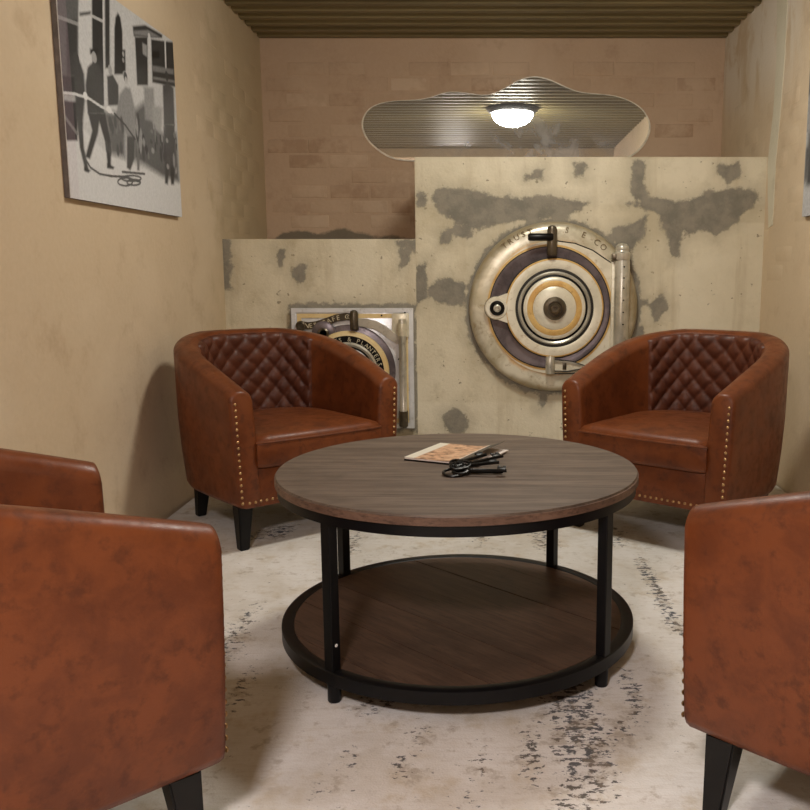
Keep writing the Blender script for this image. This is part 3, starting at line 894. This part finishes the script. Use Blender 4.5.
MB().lathe([(0.2475, 0.090), (0.2475, 0.0950), (0.2425, 0.0995), (0.240, 0.0995), (0.242, 0.096)], 80, T(0, 0)).build('rust_line', M['rust'], vd)
MB().lathe([(0.0, 0.082), (0.197, 0.082), (0.197, 0.0985), (0.186, 0.100), (0.182, 0.088), (0, 0.088)], 72, T(0, 0)).build('outer_groove', M['groove'], vd)
MB().lathe([(0.184, 0.085), (0.184, 0.096), (0.176, 0.101), (0.168, 0.096), (0.166, 0.085)], 72, T(0, 0)).build('bright_ring', M['steel'], vd)
MB().lathe([(0.166, 0.084), (0.166, 0.094), (0.158, 0.096), (0.156, 0.084)], 72, T(0, 0)).build('inner_groove', M['black_iron'], vd)
MB().lathe([(0.156, 0.085), (0.156, 0.098), (0.146, 0.106), (0.138, 0.106), (0.138, 0.085)], 72, T(0, 0)).build('step_ring', M['cream_steel'], vd)
MB().lathe([(0.138, 0.085), (0.138, 0.107), (0.132, 0.110), (0.112, 0.110), (0.108, 0.106), (0.108, 0.085)], 72, T(0, 0)).build('ochre_ring', M['rust'], vd)
MB().lathe([(0.109, 0.085), (0.109, 0.108), (0.102, 0.113), (0.06, 0.116), (0.0, 0.117)], 64, T(0, 0)).build('centre_disc', M['cream_steel'], vd)
hub = MB().lathe([(0.058, 0.114), (0.058, 0.124), (0.050, 0.136), (0.036, 0.140), (0.034, 0.132), (0.028, 0.132), (0.026, 0.150), (0.018, 0.158), (0.010, 0.158), (0.008, 0.152), (0, 0.152)], 40, T(0, 0)).build('spindle_hub', M['steel_dark'], vd)
MB().lathe([(0.2475, 0.070), (0.2475, 0.086), (0.2525, 0.083), (0.2535, 0.070)], 80, T(0, 0)).build('disc_line', M['groove'], vd)
MB().tube([(x, -0.0655, z) for x, z in pl[40:] + pl[:1]], 0.0032, 6).build('plate_line', M['groove'], vd)
# lug on the rim
lug = MB().lathe([(0.058, 0.06), (0.058, 0.098), (0.052, 0.104), (0.0, 0.104)], 32, T(-0.292, 0.0)).add(*prism_geo([(-0.292, -0.055), (-0.235, -0.075), (-0.215, 0.0), (-0.235, 0.075), (-0.292, 0.055)], 0.07, 0.0985), FACE).build('lug', M['cream_steel'], vd)
MB().lathe([(0.059, 0.088), (0.061, 0.092), (0.059, 0.0965)], 32, T(-0.292, 0)).build('lug_rim', M['groove'], lug)
MB().lathe([(0.038, 0.102), (0.037, 0.112), (0.030, 0.118), (0.024, 0.114), (0, 0.114)], 28, T(-0.288, 0.0)).build('washer', M['black_iron'], lug)
MB().lathe([(0.019, 0.112), (0.019, 0.126), (0.014, 0.130), (0.010, 0.130), (0.008, 0.122), (0, 0.122)], 20, T(-0.288, 0.0)).build('bolt', M['steel'], lug)
# locking handle at the top
V, Fc = lathe_geo([(0, 0.005), (0.024, 0.005), (0.0255, 0.010), (0.0255, 0.130), (0.021, 0.146), (0.010, 0.152), (0, 0.153)], 28)
hd = MB().add(V, Fc, Matrix.Translation((-0.016, -0.105, 0.255))).build('handle_post', M['steel_dark'], vd)
V, Fc = lathe_geo([(0, 0), (0.014, 0.0), (0.0185, 0.006), (0.0185, 0.115), (0.014, 0.124), (0, 0.126)], 20)
MB().add(V, Fc, Matrix.Translation((-0.012, -0.125, 0.350)) @ Matrix.Rotation(-PI / 2, 4, 'Y')).build('handle_grip', M['black_iron'], hd)
# latch at the bottom
V, Fc = lathe_geo([(0, 0), (0.022, 0.0), (0.024, 0.004), (0.024, 0.080), (0.020, 0.088), (0, 0.090)], 24)
lt = MB().add(V, Fc, Matrix.Translation((-0.018, -0.095, -0.332))).build('latch_post', M['steel'], vd)
MB().add(*prism_geo([(0.0, -0.318), (0.07, -0.320), (0.165, -0.302), (0.165, -0.296), (0.09, -0.272), (0.0, -0.262)], 0.066, 0.094), FACE).build('latch_arm', M['cream_steel'], lt)
MB().add(*prism_geo([(0.0, -0.260), (0.09, -0.270), (0.175, -0.298), (0.09, -0.279), (0.0, -0.270)], 0.066, 0.102), FACE).build('latch_strap', M['steel'], lt)
MB().tube([(0.0, -0.094, -0.318), (0.07, -0.094, -0.320), (0.165, -0.094, -0.302), (0.175, -0.094, -0.297), (0.09, -0.098, -0.268), (0.0, -0.102, -0.258)], 0.0035, 6).build('latch_line', M['groove'], lt)
MB().box((0.045, -0.098, -0.312), (0.065, -0.09, -0.278), 0.003).build('latch_block', M['steel_dark'], lt)
# hinge bar
V, Fc = lathe_geo([(0, -0.30), (0.036, -0.30), (0.0385, -0.29), (0.0385, 0.232), (0.036, 0.238), (0.036, 0.240), (0.0, 0.240)], 32)
hb = MB().add(V, Fc, Matrix.Translation((0.338, -0.085, 0))).build('hinge_bar', M['steel'], vd)
V, Fc = lathe_geo([(0.040, 0.240), (0.0415, 0.244), (0.0415, 0.272), (0.034, 0.278), (0.032, 0.286), (0.034, 0.290), (0.032, 0.306), (0.022, 0.318), (0, 0.322)], 32)
MB().add(V, Fc, Matrix.Translation((0.336, -0.085, 0))).build('hinge_cap', M['steel'], hb)
MB().box((0.283, -0.112, 0.236), (0.335, -0.055, 0.272), 0.008).build('hinge_collar', M['steel_dark'], hb)
MB().box((0.285, -0.085, -0.225), (0.345, -0.05, 0.23), 0.004).build('hinge_leaf', M['cream_steel'], hb)
for z in (0.205, 0.15, 0.10, 0.04, -0.02, -0.08):
    MB().lathe([(0.004, 0), (0.0045, 0.002), (0, 0.003)], 8, Matrix.Translation((0.342, -0.1228, z)) @ Matrix.Rotation(PI / 2, 4, 'X')).build('rivet', M['groove'], hb)
arc_text('lettering', 'TRUST', 0.385, 129, 108, 0.042, 0.0600, M['letter_dark'], vd)
arc_text('lettering', 'S E', 0.377, 81, 68, 0.042, 0.0605, M['letter_dark'], vd)
arc_text('lettering', 'CO', 0.375, 57, 51, 0.044, 0.0605, M['letter_dark'], vd)

# ------------------------------------------------------------------ square safe door
QC = (-0.6575, 0.4842)
sd = empty('safe_door', (QC[0], YV, QC[1]), 0, 'square nickel plated safe door with gilt border and round lettered lock ring', 'safe door')
hs = 0.311
MB().box((-hs, -0.028, -hs), (hs, 0.0, hs), 0.004).build('frame_plate', M['nickel'], sd)
def frame_geo(o_, i_, h0, h1):
    mb = MB()
    mb.box((-o_, -h1, i_), (o_, -h0, o_)); mb.box((-o_, -h1, -o_), (o_, -h0, -i_))
    mb.box((-o_, -h1, -i_), (-i_, -h0, i_)); mb.box((i_, -h1, -i_), (o_, -h0, i_))
    return mb
frame_geo(hs, hs - 0.022, 0.026, 0.036).build('outer_lip', M['nickel'], sd, False)
frame_geo(hs - 0.028, hs - 0.050, 0.026, 0.0315).build('gilt_border', M['gilt'], sd, False)
DC = (-0.025, -0.015); K_ = 0.91
MB().lathe([(0.0, 0.026), (0.262, 0.026), (0.262, 0.034), (0.250, 0.038), (0, 0.038)], 80, T(DC[0] + 0.004, DC[1] + 0.004) @ Matrix.Diagonal((K_, K_, 1, 1))).build('dark_recess', M['purple_steel'], sd)
MB().lathe([(0, 0.03), (0.232, 0.03), (0.232, 0.052), (0.224, 0.060), (0.206, 0.062), (0.204, 0.056), (0, 0.056)], 80, T(*DC) @ Matrix.Diagonal((K_, K_, 1, 1))).build('gilt_ring', M['gilt'], sd)
MB().lathe([(0, 0.05), (0.206, 0.05), (0.206, 0.0595), (0.170, 0.0595), (0.168, 0.05)], 80, T(*DC) @ Matrix.Diagonal((K_, K_, 1, 1))).build('letter_band', M['black_iron'], sd)
MB().lathe([(0.170, 0.05), (0.170, 0.064), (0.160, 0.068), (0.148, 0.064), (0.146, 0.052)], 72, T(*DC) @ Matrix.Diagonal((K_, K_, 1, 1))).build('steel_ring', M['steel'], sd)
MB().lathe([(0.146, 0.05), (0.146, 0.058), (0.136, 0.058), (0.136, 0.05)], 72, T(*DC) @ Matrix.Diagonal((K_, K_, 1, 1))).build('dark_ring', M['black_iron'], sd)
MB().lathe([(0.136, 0.05), (0.136, 0.066), (0.122, 0.070), (0.114, 0.066), (0.114, 0.05)], 72, T(*DC) @ Matrix.Diagonal((K_, K_, 1, 1))).build('nickel_ring', M['nickel'], sd)
MB().lathe([(0.114, 0.05), (0.114, 0.060), (0.106, 0.060), (0.106, 0.05)], 72, T(*DC) @ Matrix.Diagonal((K_, K_, 1, 1))).build('dark_ring', M['black_iron'], sd)
MB().lathe([(0.106, 0.05), (0.106, 0.068), (0.05, 0.074), (0.045, 0.095), (0, 0.098)], 64, T(*DC) @ Matrix.Diagonal((K_, K_, 1, 1))).build('lock_disc', M['nickel'], sd)
arc_text('lettering', 'MERCHANTS & PLANTERS BANK', 0.1585, 166, -26, 0.032, 0.0600, M['letter_gold'], sd, 0.0012, DC)
# lug and handle boss
V, Fc = lathe_geo([(0, 0), (0.021, 0), (0.022, 0.006), (0.022, 0.078), (0.018, 0.092), (0.008, 0.098), (0, 0.098)], 24)
MB().add(V, Fc, Matrix.Translation((0.013, -0.060, 0.205))).build('lug_post', M['steel_dark'], sd)
MB().lathe([(0.060, 0.036), (0.060, 0.048), (0.050, 0.052), (0, 0.052)], 40, T(-0.146, 0.186)).build('boss_plate', M['purple_steel'], sd)
MB().lathe([(0.0, 0.045), (0.030, 0.045), (0.030, 0.066), (0.024, 0.070), (0.018, 0.066), (0.016, 0.052), (0, 0.052)], 32, T(-0.146, 0.182)).build('boss_ring', M['steel_dark'], sd)
# scroll ribbon with letters
cen = [(-0.262, 0.228), (-0.225, 0.222), (-0.18, 0.228), (-0.13, 0.244), (-0.08, 0.262), (-0.03, 0.270), (0.0, 0.266)]
def ribbon(cen, hw, h0, h1):
    n_ = len(cen); L1 = []; L2 = []
    for i in range(n_):
        a_ = Vector(cen[max(0, i - 1)]); b_ = Vector(cen[min(n_ - 1, i + 1)])
        d_ = (b_ - a_).normalized(); nn_ = Vector((-d_.y, d_.x)); c_ = Vector(cen[i])
        L1.append(tuple(c_ + nn_ * hw)); L2.append(tuple(c_ - nn_ * hw))
    return prism_geo(L1 + L2[::-1], h0, h1)
rb = MB().add(*ribbon(cen, 0.018, 0.028, 0.044), FACE).build('name_scroll', M['steel_dark'], sd)
MB().lathe([(0.026, 0.03), (0.026, 0.048), (0.018, 0.052), (0.014, 0.046), (0, 0.046)], 24, T(-0.262, 0.221)).build('scroll_end', M['steel_dark'], rb)
mb = MB()
txt = 'NES SAFE CO'
for k, ch in enumerate(txt):
    if ch == ' ': continue
    q = 0.14 + 0.80 * k / (len(txt) - 1); g = q * (len(cen) - 1); i = min(int(g), len(cen) - 2)
    a_ = Vector(cen[i]); b_ = Vector(cen[i + 1]); c_ = a_.lerp(b_, g - i); d_ = b_ - a_
    V, Fc = letter_geo(ch, 0.033, 0.0012)
    mb.add(V, Fc, FACE @ Matrix.Translation((c_.x, c_.y, 0.0452)) @ Matrix.Rotation(math.atan2(d_.y, d_.x), 4, 'Z') @ Matrix.Translation((0, -0.0115, 0)))
mb.build('lettering', M['letter_gold'], sd, False)
# sweeping strap to the hinge and the hinge pipe
cen2 = [(0.02, 0.240), (0.07, 0.238), (0.12, 0.226), (0.16, 0.204), (0.20, 0.172), (0.235, 0.150), (0.275, 0.146)]
MB().add(*ribbon(cen2, 0.020, 0.028, 0.056), FACE).build('hinge_strap', M['steel'], sd)
MB().box((0.203, -0.048, 0.165), (0.290, -0.026, 0.285), 0.004).build('hinge_bracket', M['casing'], sd)
V, Fc = lathe_geo([(0, -0.30), (0.019, -0.30), (0.0215, -0.295), (0.0215, -0.225), (0.0185, -0.22), (0.0185, 0.165), (0.0225, 0.17), (0.0225, 0.225), (0.018, 0.256), (0.009, 0.249), (0, 0.25)], 24)
pp_ = MB().add(V, Fc, Matrix.Translation((0.258, -0.068, 0.0))).build('hinge_pipe', M['steel'], sd)
MB().lathe([(0.0235, 0.172), (0.0240, 0.178), (0.0240, 0.222), (0.019, 0.244), (0, 0.253)], 24, Matrix.Translation((0.258, -0.068, 0))).build('pipe_cap', M['casing'], pp_)
MB().lathe([(0.0235, -0.215), (0.0240, -0.220), (0.0240, -0.290), (0.018, -0.302), (0, -0.304)], 24, Matrix.Translation((0.258, -0.068, 0))).build('pipe_foot', M['steel_dark'], pp_)
for (x, z) in ((-0.27, 0.15), (0.1815, 0.183), (0.235, 0.05), (0.15, 0.274), (0.27, 0.288)):
    MB().lathe([(0.005, 0), (0.005, 0.002), (0, 0.003)], 8, T(x, z, 0.031 if abs(x) < 0.2 else 0.036)).build('rivet', M['groove'], sd)

vd.scale = (KD, KD, KD); sd.scale = (KD, KD, KD)
COL.objects.unlink(_fo); bpy.data.objects.remove(_fo)

# ------------------------------------------------------------------ mirror
mp_ = [(362, 128), (363, 118), (369, 109), (380, 103.5), (395, 101), (415, 100), (430, 97.5), (442, 93.5), (452, 92), (466, 93), (480, 95), (492, 94), (505, 88), (518, 80.5), (530, 77),
       (540, 77), (552, 80.5), (566, 87), (580, 92), (598, 94), (615, 96), (630, 101), (642, 109), (649, 120), (650, 131), (645, 144), (634, 155), (620, 161), (595, 163.5),
       (550, 165), (500, 165), (450, 164), (425, 162), (405, 161), (390, 158), (377, 150), (367, 140)]
mpts = []
n_ = len(mp_)
for i in range(n_):
    p0, p1, p2, p3 = (Vector(mp_[(i + k) % n_]) for k in (-1, 0, 1, 2))
    for k in range(3):
        q = k / 3
        c_ = 0.5 * ((2 * p1) + (-p0 + p2) * q + (2 * p0 - 5 * p1 + 4 * p2 - p3) * q * q + (-p0 + 3 * p1 - 3 * p2 + p3) * q ** 3)
        g = at_y(c_.x, c_.y, YB); mpts.append((g[0], g[2]))
mir = empty('wall_mirror', (0.1, YB, 1.56), 0, 'cloud shaped frameless mirror with pale rim on the brown brick wall', 'mirror')
loc_pts = [(x - 0.1, z - 1.56) for x, z in mpts]
t = NT('dusty_mirror'); p = t.coord('Object', (1, 1, 1))
wv = t.noise(t.coord('Object', (1, 1, 1), (0, 0.6, 0)), 6, 6, 0.6, 1.0)
xz = t.sep(t.coord('Object'))
rad = t.math('SQRT', t.math('ADD', t.math('MULTIPLY', t.math('SUBTRACT', xz[0], 0.12), t.math('SUBTRACT', xz[0], 0.12)), t.math('MULTIPLY', t.math('MULTIPLY', xz[2], xz[2]), 4.0)))
sm = t.step(rad, 0.75, 0.15)
dust = t.math('ADD', 0.13, t.math('MULTIPLY', sm, t.step(wv, 0.38, 0.72, 0.03, 0.36)))
gl = t.n('ShaderNodeBsdfGlossy'); gl.inputs['Color'].default_value = (0.95, 0.96, 0.93, 1); gl.inputs['Roughness'].default_value = 0.012
df = t.n('ShaderNodeBsdfDiffuse'); df.inputs['Color'].default_value = (0.78, 0.81, 0.86, 1)
mx = t.n('ShaderNodeMixShader'); t.L.new(dust, mx.inputs[0]); t.L.new(gl.outputs[0], mx.inputs[1]); t.L.new(df.outputs[0], mx.inputs[2])
t.L.new(mx.outputs[0], t.N['Material Output'].inputs['Surface'])
mc = (sum(p_[0] for p_ in loc_pts) / len(loc_pts), sum(p_[1] for p_ in loc_pts) / len(loc_pts))
inn = [(x + (mc[0] - x) * 0.012, z + (mc[1] - z) * 0.03) for x, z in loc_pts]
MB().add(*prism_geo(loc_pts, 0.001, 0.010), FACE).build('glass_backing', mat_plain('mirror_rim', srgb(236, 228, 208), 0.35, bump=0), mir, False)
MB().add(*prism_geo(inn, 0.0102, 0.012), FACE).build('mirror_glass', t.m, mir, False)

# ------------------------------------------------------------------ canvas prints (greyscale print held per vertex)
def raster(nu, nv):
    uu, vv = np.meshgrid((np.arange(nu)) / (nu - 1), (np.arange(nv)) / (nv - 1)); return uu, vv
class Print:
    def __init__(s, nu, nv, bg): s.nu, s.nv = nu, nv; s.u, s.v = raster(nu, nv); s.P = np.stack([s.u.ravel(), s.v.ravel()], 1); s.im = np.full(len(s.P), float(bg)); s.tint = np.zeros(len(s.P))
    def poly(s, pts, val, soft=0.006, amt=1.0):
        d = sd_poly(s.P, pts); m = np.clip(d / soft * 0.5 + 0.5, 0, 1) * amt; s.im = s.im * (1 - m) + val * m
    def ell(s, c, rx, ry, val, soft=0.15):
        d = 1 - np.hypot((s.P[:, 0] - c[0]) / rx, (s.P[:, 1] - c[1]) / ry); m = np.clip(d / soft + 0.5, 0, 1); s.im = s.im * (1 - m) + val * m
    def line(s, pts, wd, val):
        for a, b in zip(pts[:-1], pts[1:]):
            a = np.array(a); b = np.array(b); ab = b - a
            tt = np.clip(((s.P - a) @ ab) / max(ab @ ab, 1e-12), 0, 1); d = np.hypot(*(s.P - a - tt[:, None] * ab).T)
            m = np.clip((wd - d) / 0.003 + 0.5, 0, 1); s.im = s.im * (1 - m) + val * m
def canvas(name, X, y0, y1, z0, z1, pr, side, label):
    """wraps a print round a stretched canvas; side +1: hangs on the left wall, -1 on the right wall"""
    root = empty(name, (X, (y0 + y1) / 2, z0), 0, label, 'wall print')
    d = 0.020
    W = y1 - y0; Hh = z1 - z0
    MB().box((0 if side > 0 else -d + 0.002, -W / 2, 0), (d - 0.002 if side > 0 else 0, W / 2, Hh), 0.003).build('canvas_frame', M['canvas_side'], root, False)
    V = [(side * d, (u - 0.5) * W, v * Hh) for u, v in pr.P]
    Fc = [(j * pr.nu + i, j * pr.nu + i + 1, (j + 1) * pr.nu + i + 1, (j + 1) * pr.nu + i) for j in range(pr.nv - 1) for i in range(pr.nu - 1)]
    n0 = len(V)
    for u, v in ((0, 0), (1, 0), (1, 1), (0, 1)): V += [(side * d, (u - 0.5) * W, v * Hh), (side * (d - 0.0025), (u - 0.5) * W, v * Hh)]
    for k in range(4): a = n0 + 2 * k; b = n0 + 2 * ((k + 1) % 4); Fc.append((a, b, b + 1, a + 1))
    o = obj('printed_face', V, Fc, M['print'], root, False)
    vals = np.concatenate([pr.im, np.full(8, pr.im[0])]); add_attr(o.data, 'tone', vals)
    add_attr(o.data, 'tint', np.concatenate([pr.tint, np.zeros(8)]))
    return root
M['canvas_side'] = mat_plain('canvas_side', srgb(112, 104, 100), 0.8, bump=0.1)
t = NT('canvas_print')
tone = t.attr('tone').outputs['Fac']; g = t.n('ShaderNodeCombineColor'); 
for k in range(3): t.L.new(tone, g.inputs[k])
c = t.mix(t.math('MULTIPLY', t.attr('tint').outputs['Fac'], 0.14), g.outputs[0], srgb(190, 160, 176))
grain = t.noise(t.coord('Object'), 90, 3, 0.6)
c = t.mix(0.16, c, t.ramp(grain, [(0.35, (0.02, 0.02, 0.02, 1)), (0.65, (0.7, 0.7, 0.72, 1))]), 'OVERLAY')
M['print'] = t.set(c, 0.5, 0, 0.3)

LY0, LY1, LZ0, LZ1 = 2.6572, 3.6034, 1.167, 1.845
XPL = XL + 0.020
def zp(x, y):       # zoomed picture measure -> place on the print
    g = at_x(40 + x / 3.52, y / 3.52, XPL)
    return ((g[1] - LY0) / (LY1 - LY0), (g[2] - LZ0) / (LZ1 - LZ0))
def ZP(*pts): return [zp(*q) for q in pts]
def lin(v): v /= 255; return v / 12.92 if v <= 0.04045 else ((v + 0.055) / 1.055) ** 2.4
pr = Print(330, 240, lin(214))
pr.poly(ZP((60, -200), (500, -200), (500, 640), (480, 640), (240, 545), (130, 430), (60, 430)), lin(200))
pr.poly(ZP((60, -200), (140, -200), (140, 330), (125, 480), (60, 480)), lin(96))
pr.poly(ZP((92, 70), (130, 70), (130, 265), (95, 265)), lin(60)); pr.line(ZP((66, 60), (135, 85)), 0.008, lin(150))
pr.poly(ZP((60, 265), (132, 270), (132, 495), (60, 495)), lin(32)); pr.poly(ZP((60, 330), (125, 335), (130, 360), (60, 350)), lin(170))
pr.line(ZP((80, 400), (130, 470)), 0.008, lin(120))
pr.poly(ZP((135, -200), (190, -200), (190, 430), (135, 430)), lin(205)); pr.poly(ZP((140, 45), (178, 40), (178, 50), (140, 56)), lin(40))
pr.poly(ZP((180, -200), (222, -200), (226, 370), (186, 360)), lin(50)); pr.line(ZP((180, 55), (222, 75)), 0.007, lin(190))
pr.line(ZP((222, -100), (224, 160), (230, 400)), 0.006, lin(200)); pr.poly(ZP((226, -200), (244, -200), (246, 240), (230, 240)), lin(56))
pr.poly(ZP((262, 262), (262, 100), (266, 60), (274, 44), (283, 62), (290, 110), (292, 262)), lin(44)); pr.poly(ZP((284, 175), (300, 175), (302, 250), (288, 255)), lin(40))
pr.ell(zp(293, 190), 0.009, 0.012, lin(170)); pr.ell(zp(293, 212), 0.009, 0.012, lin(150))
pr.poly(ZP((326, 92), (370, 88), (430, 122), (430, 134), (330, 128)), lin(58)); pr.poly(ZP((330, 108), (380, 106), (420, 128), (400, 130), (332, 122)), lin(130))
pr.poly(ZP((334, 130), (378, 130), (380, 300), (342, 300)), lin(52)); pr.poly(ZP((360, 150), (376, 160), (376, 200), (362, 190)), lin(150))
pr.line(ZP((384, 125), (388, 300)), 0.012, lin(205))
pr.poly(ZP((391, 138), (478, 150), (484, 308), (396, 290)), lin(52)); pr.line(ZP((440, 138), (444, 270)), 0.008, lin(205)); pr.poly(ZP((395, 180), (420, 180), (420, 205), (395, 205)), lin(20))
pr.poly(ZP((396, 230), (470, 245), (470, 262), (396, 250)), lin(120)); pr.poly(ZP((398, 270), (478, 285), (478, 292), (398, 278)), lin(130))
# crowd behind
pr.poly(ZP((225, 390), (280, 400), (300, 470), (300, 555), (250, 540), (235, 440)), lin(104), 0.02)
pr.poly(ZP((330, 390), (365, 360), (400, 430), (430, 470), (480, 470), (490, 640), (430, 620), (370, 580), (330, 560)), lin(92), 0.02)
pr.poly(ZP((365, 305), (400, 310), (405, 430), (370, 420)), lin(150), 0.01); pr.poly(ZP((395, 370), (430, 380), (425, 470), (400, 450)), lin(165), 0.012)
# figures
pr.ell(zp(128, 205), 0.02, 0.026, lin(70)); pr.poly(ZP((118, 230), (140, 215), (155, 260), (160, 330), (150, 440), (128, 420)), lin(66), 0.008)
pr.poly(ZP((128, 410), (150, 430), (155, 520), (172, 600), (160, 602), (140, 520)), lin(74), 0.006)
pr.poly(ZP((176, 172), (204, 172), (202, 190), (176, 190)), lin(30)); pr.ell(zp(191, 202), 0.018, 0.026, lin(168))
pr.poly(ZP((168, 236), (186, 220), (206, 228), (222, 270), (222, 370), (228, 400), (168, 400), (160, 300)), lin(66), 0.006)
pr.poly(ZP((168, 395), (212, 400), (204, 470), (176, 560), (160, 552), (184, 460)), lin(58), 0.006); pr.poly(ZP((200, 398), (230, 398), (250, 500), (250, 590), (238, 590), (232, 510)), lin(58), 0.006)
pr.poly(ZP((236, 575), (262, 588), (258, 596), (236, 592)), lin(50), 0.005); pr.poly(ZP((155, 585), (178, 600), (170, 608), (155, 600)), lin(50), 0.005)
pr.ell(zp(247, 246), 0.016, 0.024, lin(160)); pr.poly(ZP((236, 268), (256, 262), (276, 300), (278, 370), (240, 372)), lin(72), 0.006)
pr.ell(zp(301, 272), 0.017, 0.026, lin(70)); pr.ell(zp(303, 283), 0.012, 0.018, lin(180)); pr.poly(ZP((282, 330), (300, 305), (318, 312), (334, 380), (336, 480), (312, 490), (268, 400)), lin(142), 0.008)
pr.poly(ZP((306, 480), (334, 480), (332, 560), (318, 600), (306, 590)), lin(70), 0.006); pr.poly(ZP((340, 470), (352, 470), (350, 600), (342, 600)), lin(110), 0.006)
pr.ell(zp(446, 268), 0.018, 0.028, lin(60)); pr.poly(ZP((432, 300), (450, 290), (470, 310), (474, 440), (436, 440)), lin(72), 0.008); pr.poly(ZP((438, 435), (474, 440), (472, 650), (462, 650), (456, 560), (450, 650), (440, 645)), lin(62), 0.008)
for k in range(40):
    cx = random.uniform(338, 480); cy = random.uniform(410, 560) + (cx - 338) * 0.35
    pr.ell(zp(cx, cy), random.uniform(0.006, 0.016), random.uniform(0.01, 0.05), lin(random.choice((54, 70, 120, 150))), 0.4)
for k in range(12):
    pr.ell(zp(random.uniform(235, 295), random.uniform(400, 530)), 0.012, 0.03, lin(random.choice((80, 120))), 0.5)
# hose
pr.line(ZP((70, 325), (120, 330), (170, 345), (215, 375), (262, 400)), 0.006, lin(214)); pr.line(ZP((262, 400), (300, 440), (335, 490)), 0.006, lin(60))
pr.ell(zp(160, 338), 0.016, 0.018, lin(226)); pr.ell(zp(243, 386), 0.022, 0.016, lin(226))
pr.line(ZP((160, 560), (178, 590), (210, 612), (250, 620), (300, 622), (350, 640)), 0.0055, lin(84))
for (cx, cy, rx, ry) in ((300, 640, 26, 14), (322, 628, 34, 10), (330, 642, 24, 10)):
    pr.line([zp(cx + rx * math.cos(q), cy + ry * math.sin(q)) for q in np.linspace(0, 2 * PI, 24)], 0.0045, lin(92))
pr.line(ZP((290, 605), (368, 612)), 0.006, lin(96))
e_ = zp(133, 600)[0]
pr.tint = ((pr.P[:, 0] < e_)).astype(float)
canvas('canvas_print', XL, LY0, LY1, LZ0, LZ1, pr, 1, 'large black and white photograph on canvas of men pulling a fire hose')

pr2 = Print(120, 80, lin(190))
pr2.poly([(0.0, 0.55), (1.0, 0.5), (1, 1), (0, 1)], lin(150))
for k in range(7):
    x = 0.06 + 0.14 * k
    pr2.poly([(x, 0.6), (x + 0.06, 0.6), (x + 0.06, 0.92), (x, 0.92)], lin(60)); pr2.poly([(x + 0.01, 0.18), (x + 0.07, 0.18), (x + 0.08, 0.5), (x, 0.5)], lin(70), 0.02); pr2.ell((x + 0.04, 0.54), 0.02, 0.04, lin(150))
pr2.poly([(0.955, 0.42), (1.0, 0.40), (1, 0.2), (0.97, 0.22)], lin(70), 0.02); pr2.poly([(0.95, 0.72), (1, 0.72), (1, 0.86), (0.95, 0.86)], lin(80), 0.02)
RP = at_x(802, 216, XR - 0.020)
canvas('canvas_print', XR, 2.67, RP[1], 1.1698, 1.8376, pr2, -1, 'black and white photograph on canvas on the wall with the pale filler strip')

# ------------------------------------------------------------------ dome ceiling lamps
def emission(name, col, strength):
    m = bpy.data.materials.new(name); m.use_nodes = True; nt = m.node_tree
    em = nt.nodes.new('ShaderNodeEmission'); em.inputs[0].default_value = (*col, 1); em.inputs[1].default_value = strength
    nt.links.new(em.outputs[0], nt.nodes['Material Output'].inputs[0]); return m
def dome_lamp(loc, col, strength, label, drop=0.0):
    root = empty('ceiling_lamp', loc, 0, label, 'lamp')
    if drop: MB().lathe([(0, 0.0), (0.06, 0.0), (0.06, -0.02), (0.012, -0.03), (0.012, -drop), (0, -drop)], 24).build('stem', M['black_metal'], root)
    MB().lathe([(0, -drop), (0.205, -drop), (0.207, -drop - 0.012), (0.178, -drop - 0.040), (0.165, -drop - 0.042), (0, -drop - 0.03)], 48).build('rim', M['black_metal'], root)
    prof = [(0.166 * math.cos(q), -drop - 0.040 - 0.105 * math.sin(q)) for q in np.linspace(0, PI / 2 - 0.02, 6)] + [(0, -drop - 0.145)]
    MB().lathe(prof, 20).build('glass_dome', emission('lamp_glass', col, strength), root)
    return root
dome_lamp((0.177, 2.94, ZC), LAMP_ROOM_COL, LAMP_ROOM, 'round dome ceiling lamp with dark rim above the seating area')
dome_lamp((-0.40, -0.22, ZC), LAMP_HALL_COL, LAMP_HALL, 'round dome ceiling lamp hanging beyond the ceiling beam', 0.33)
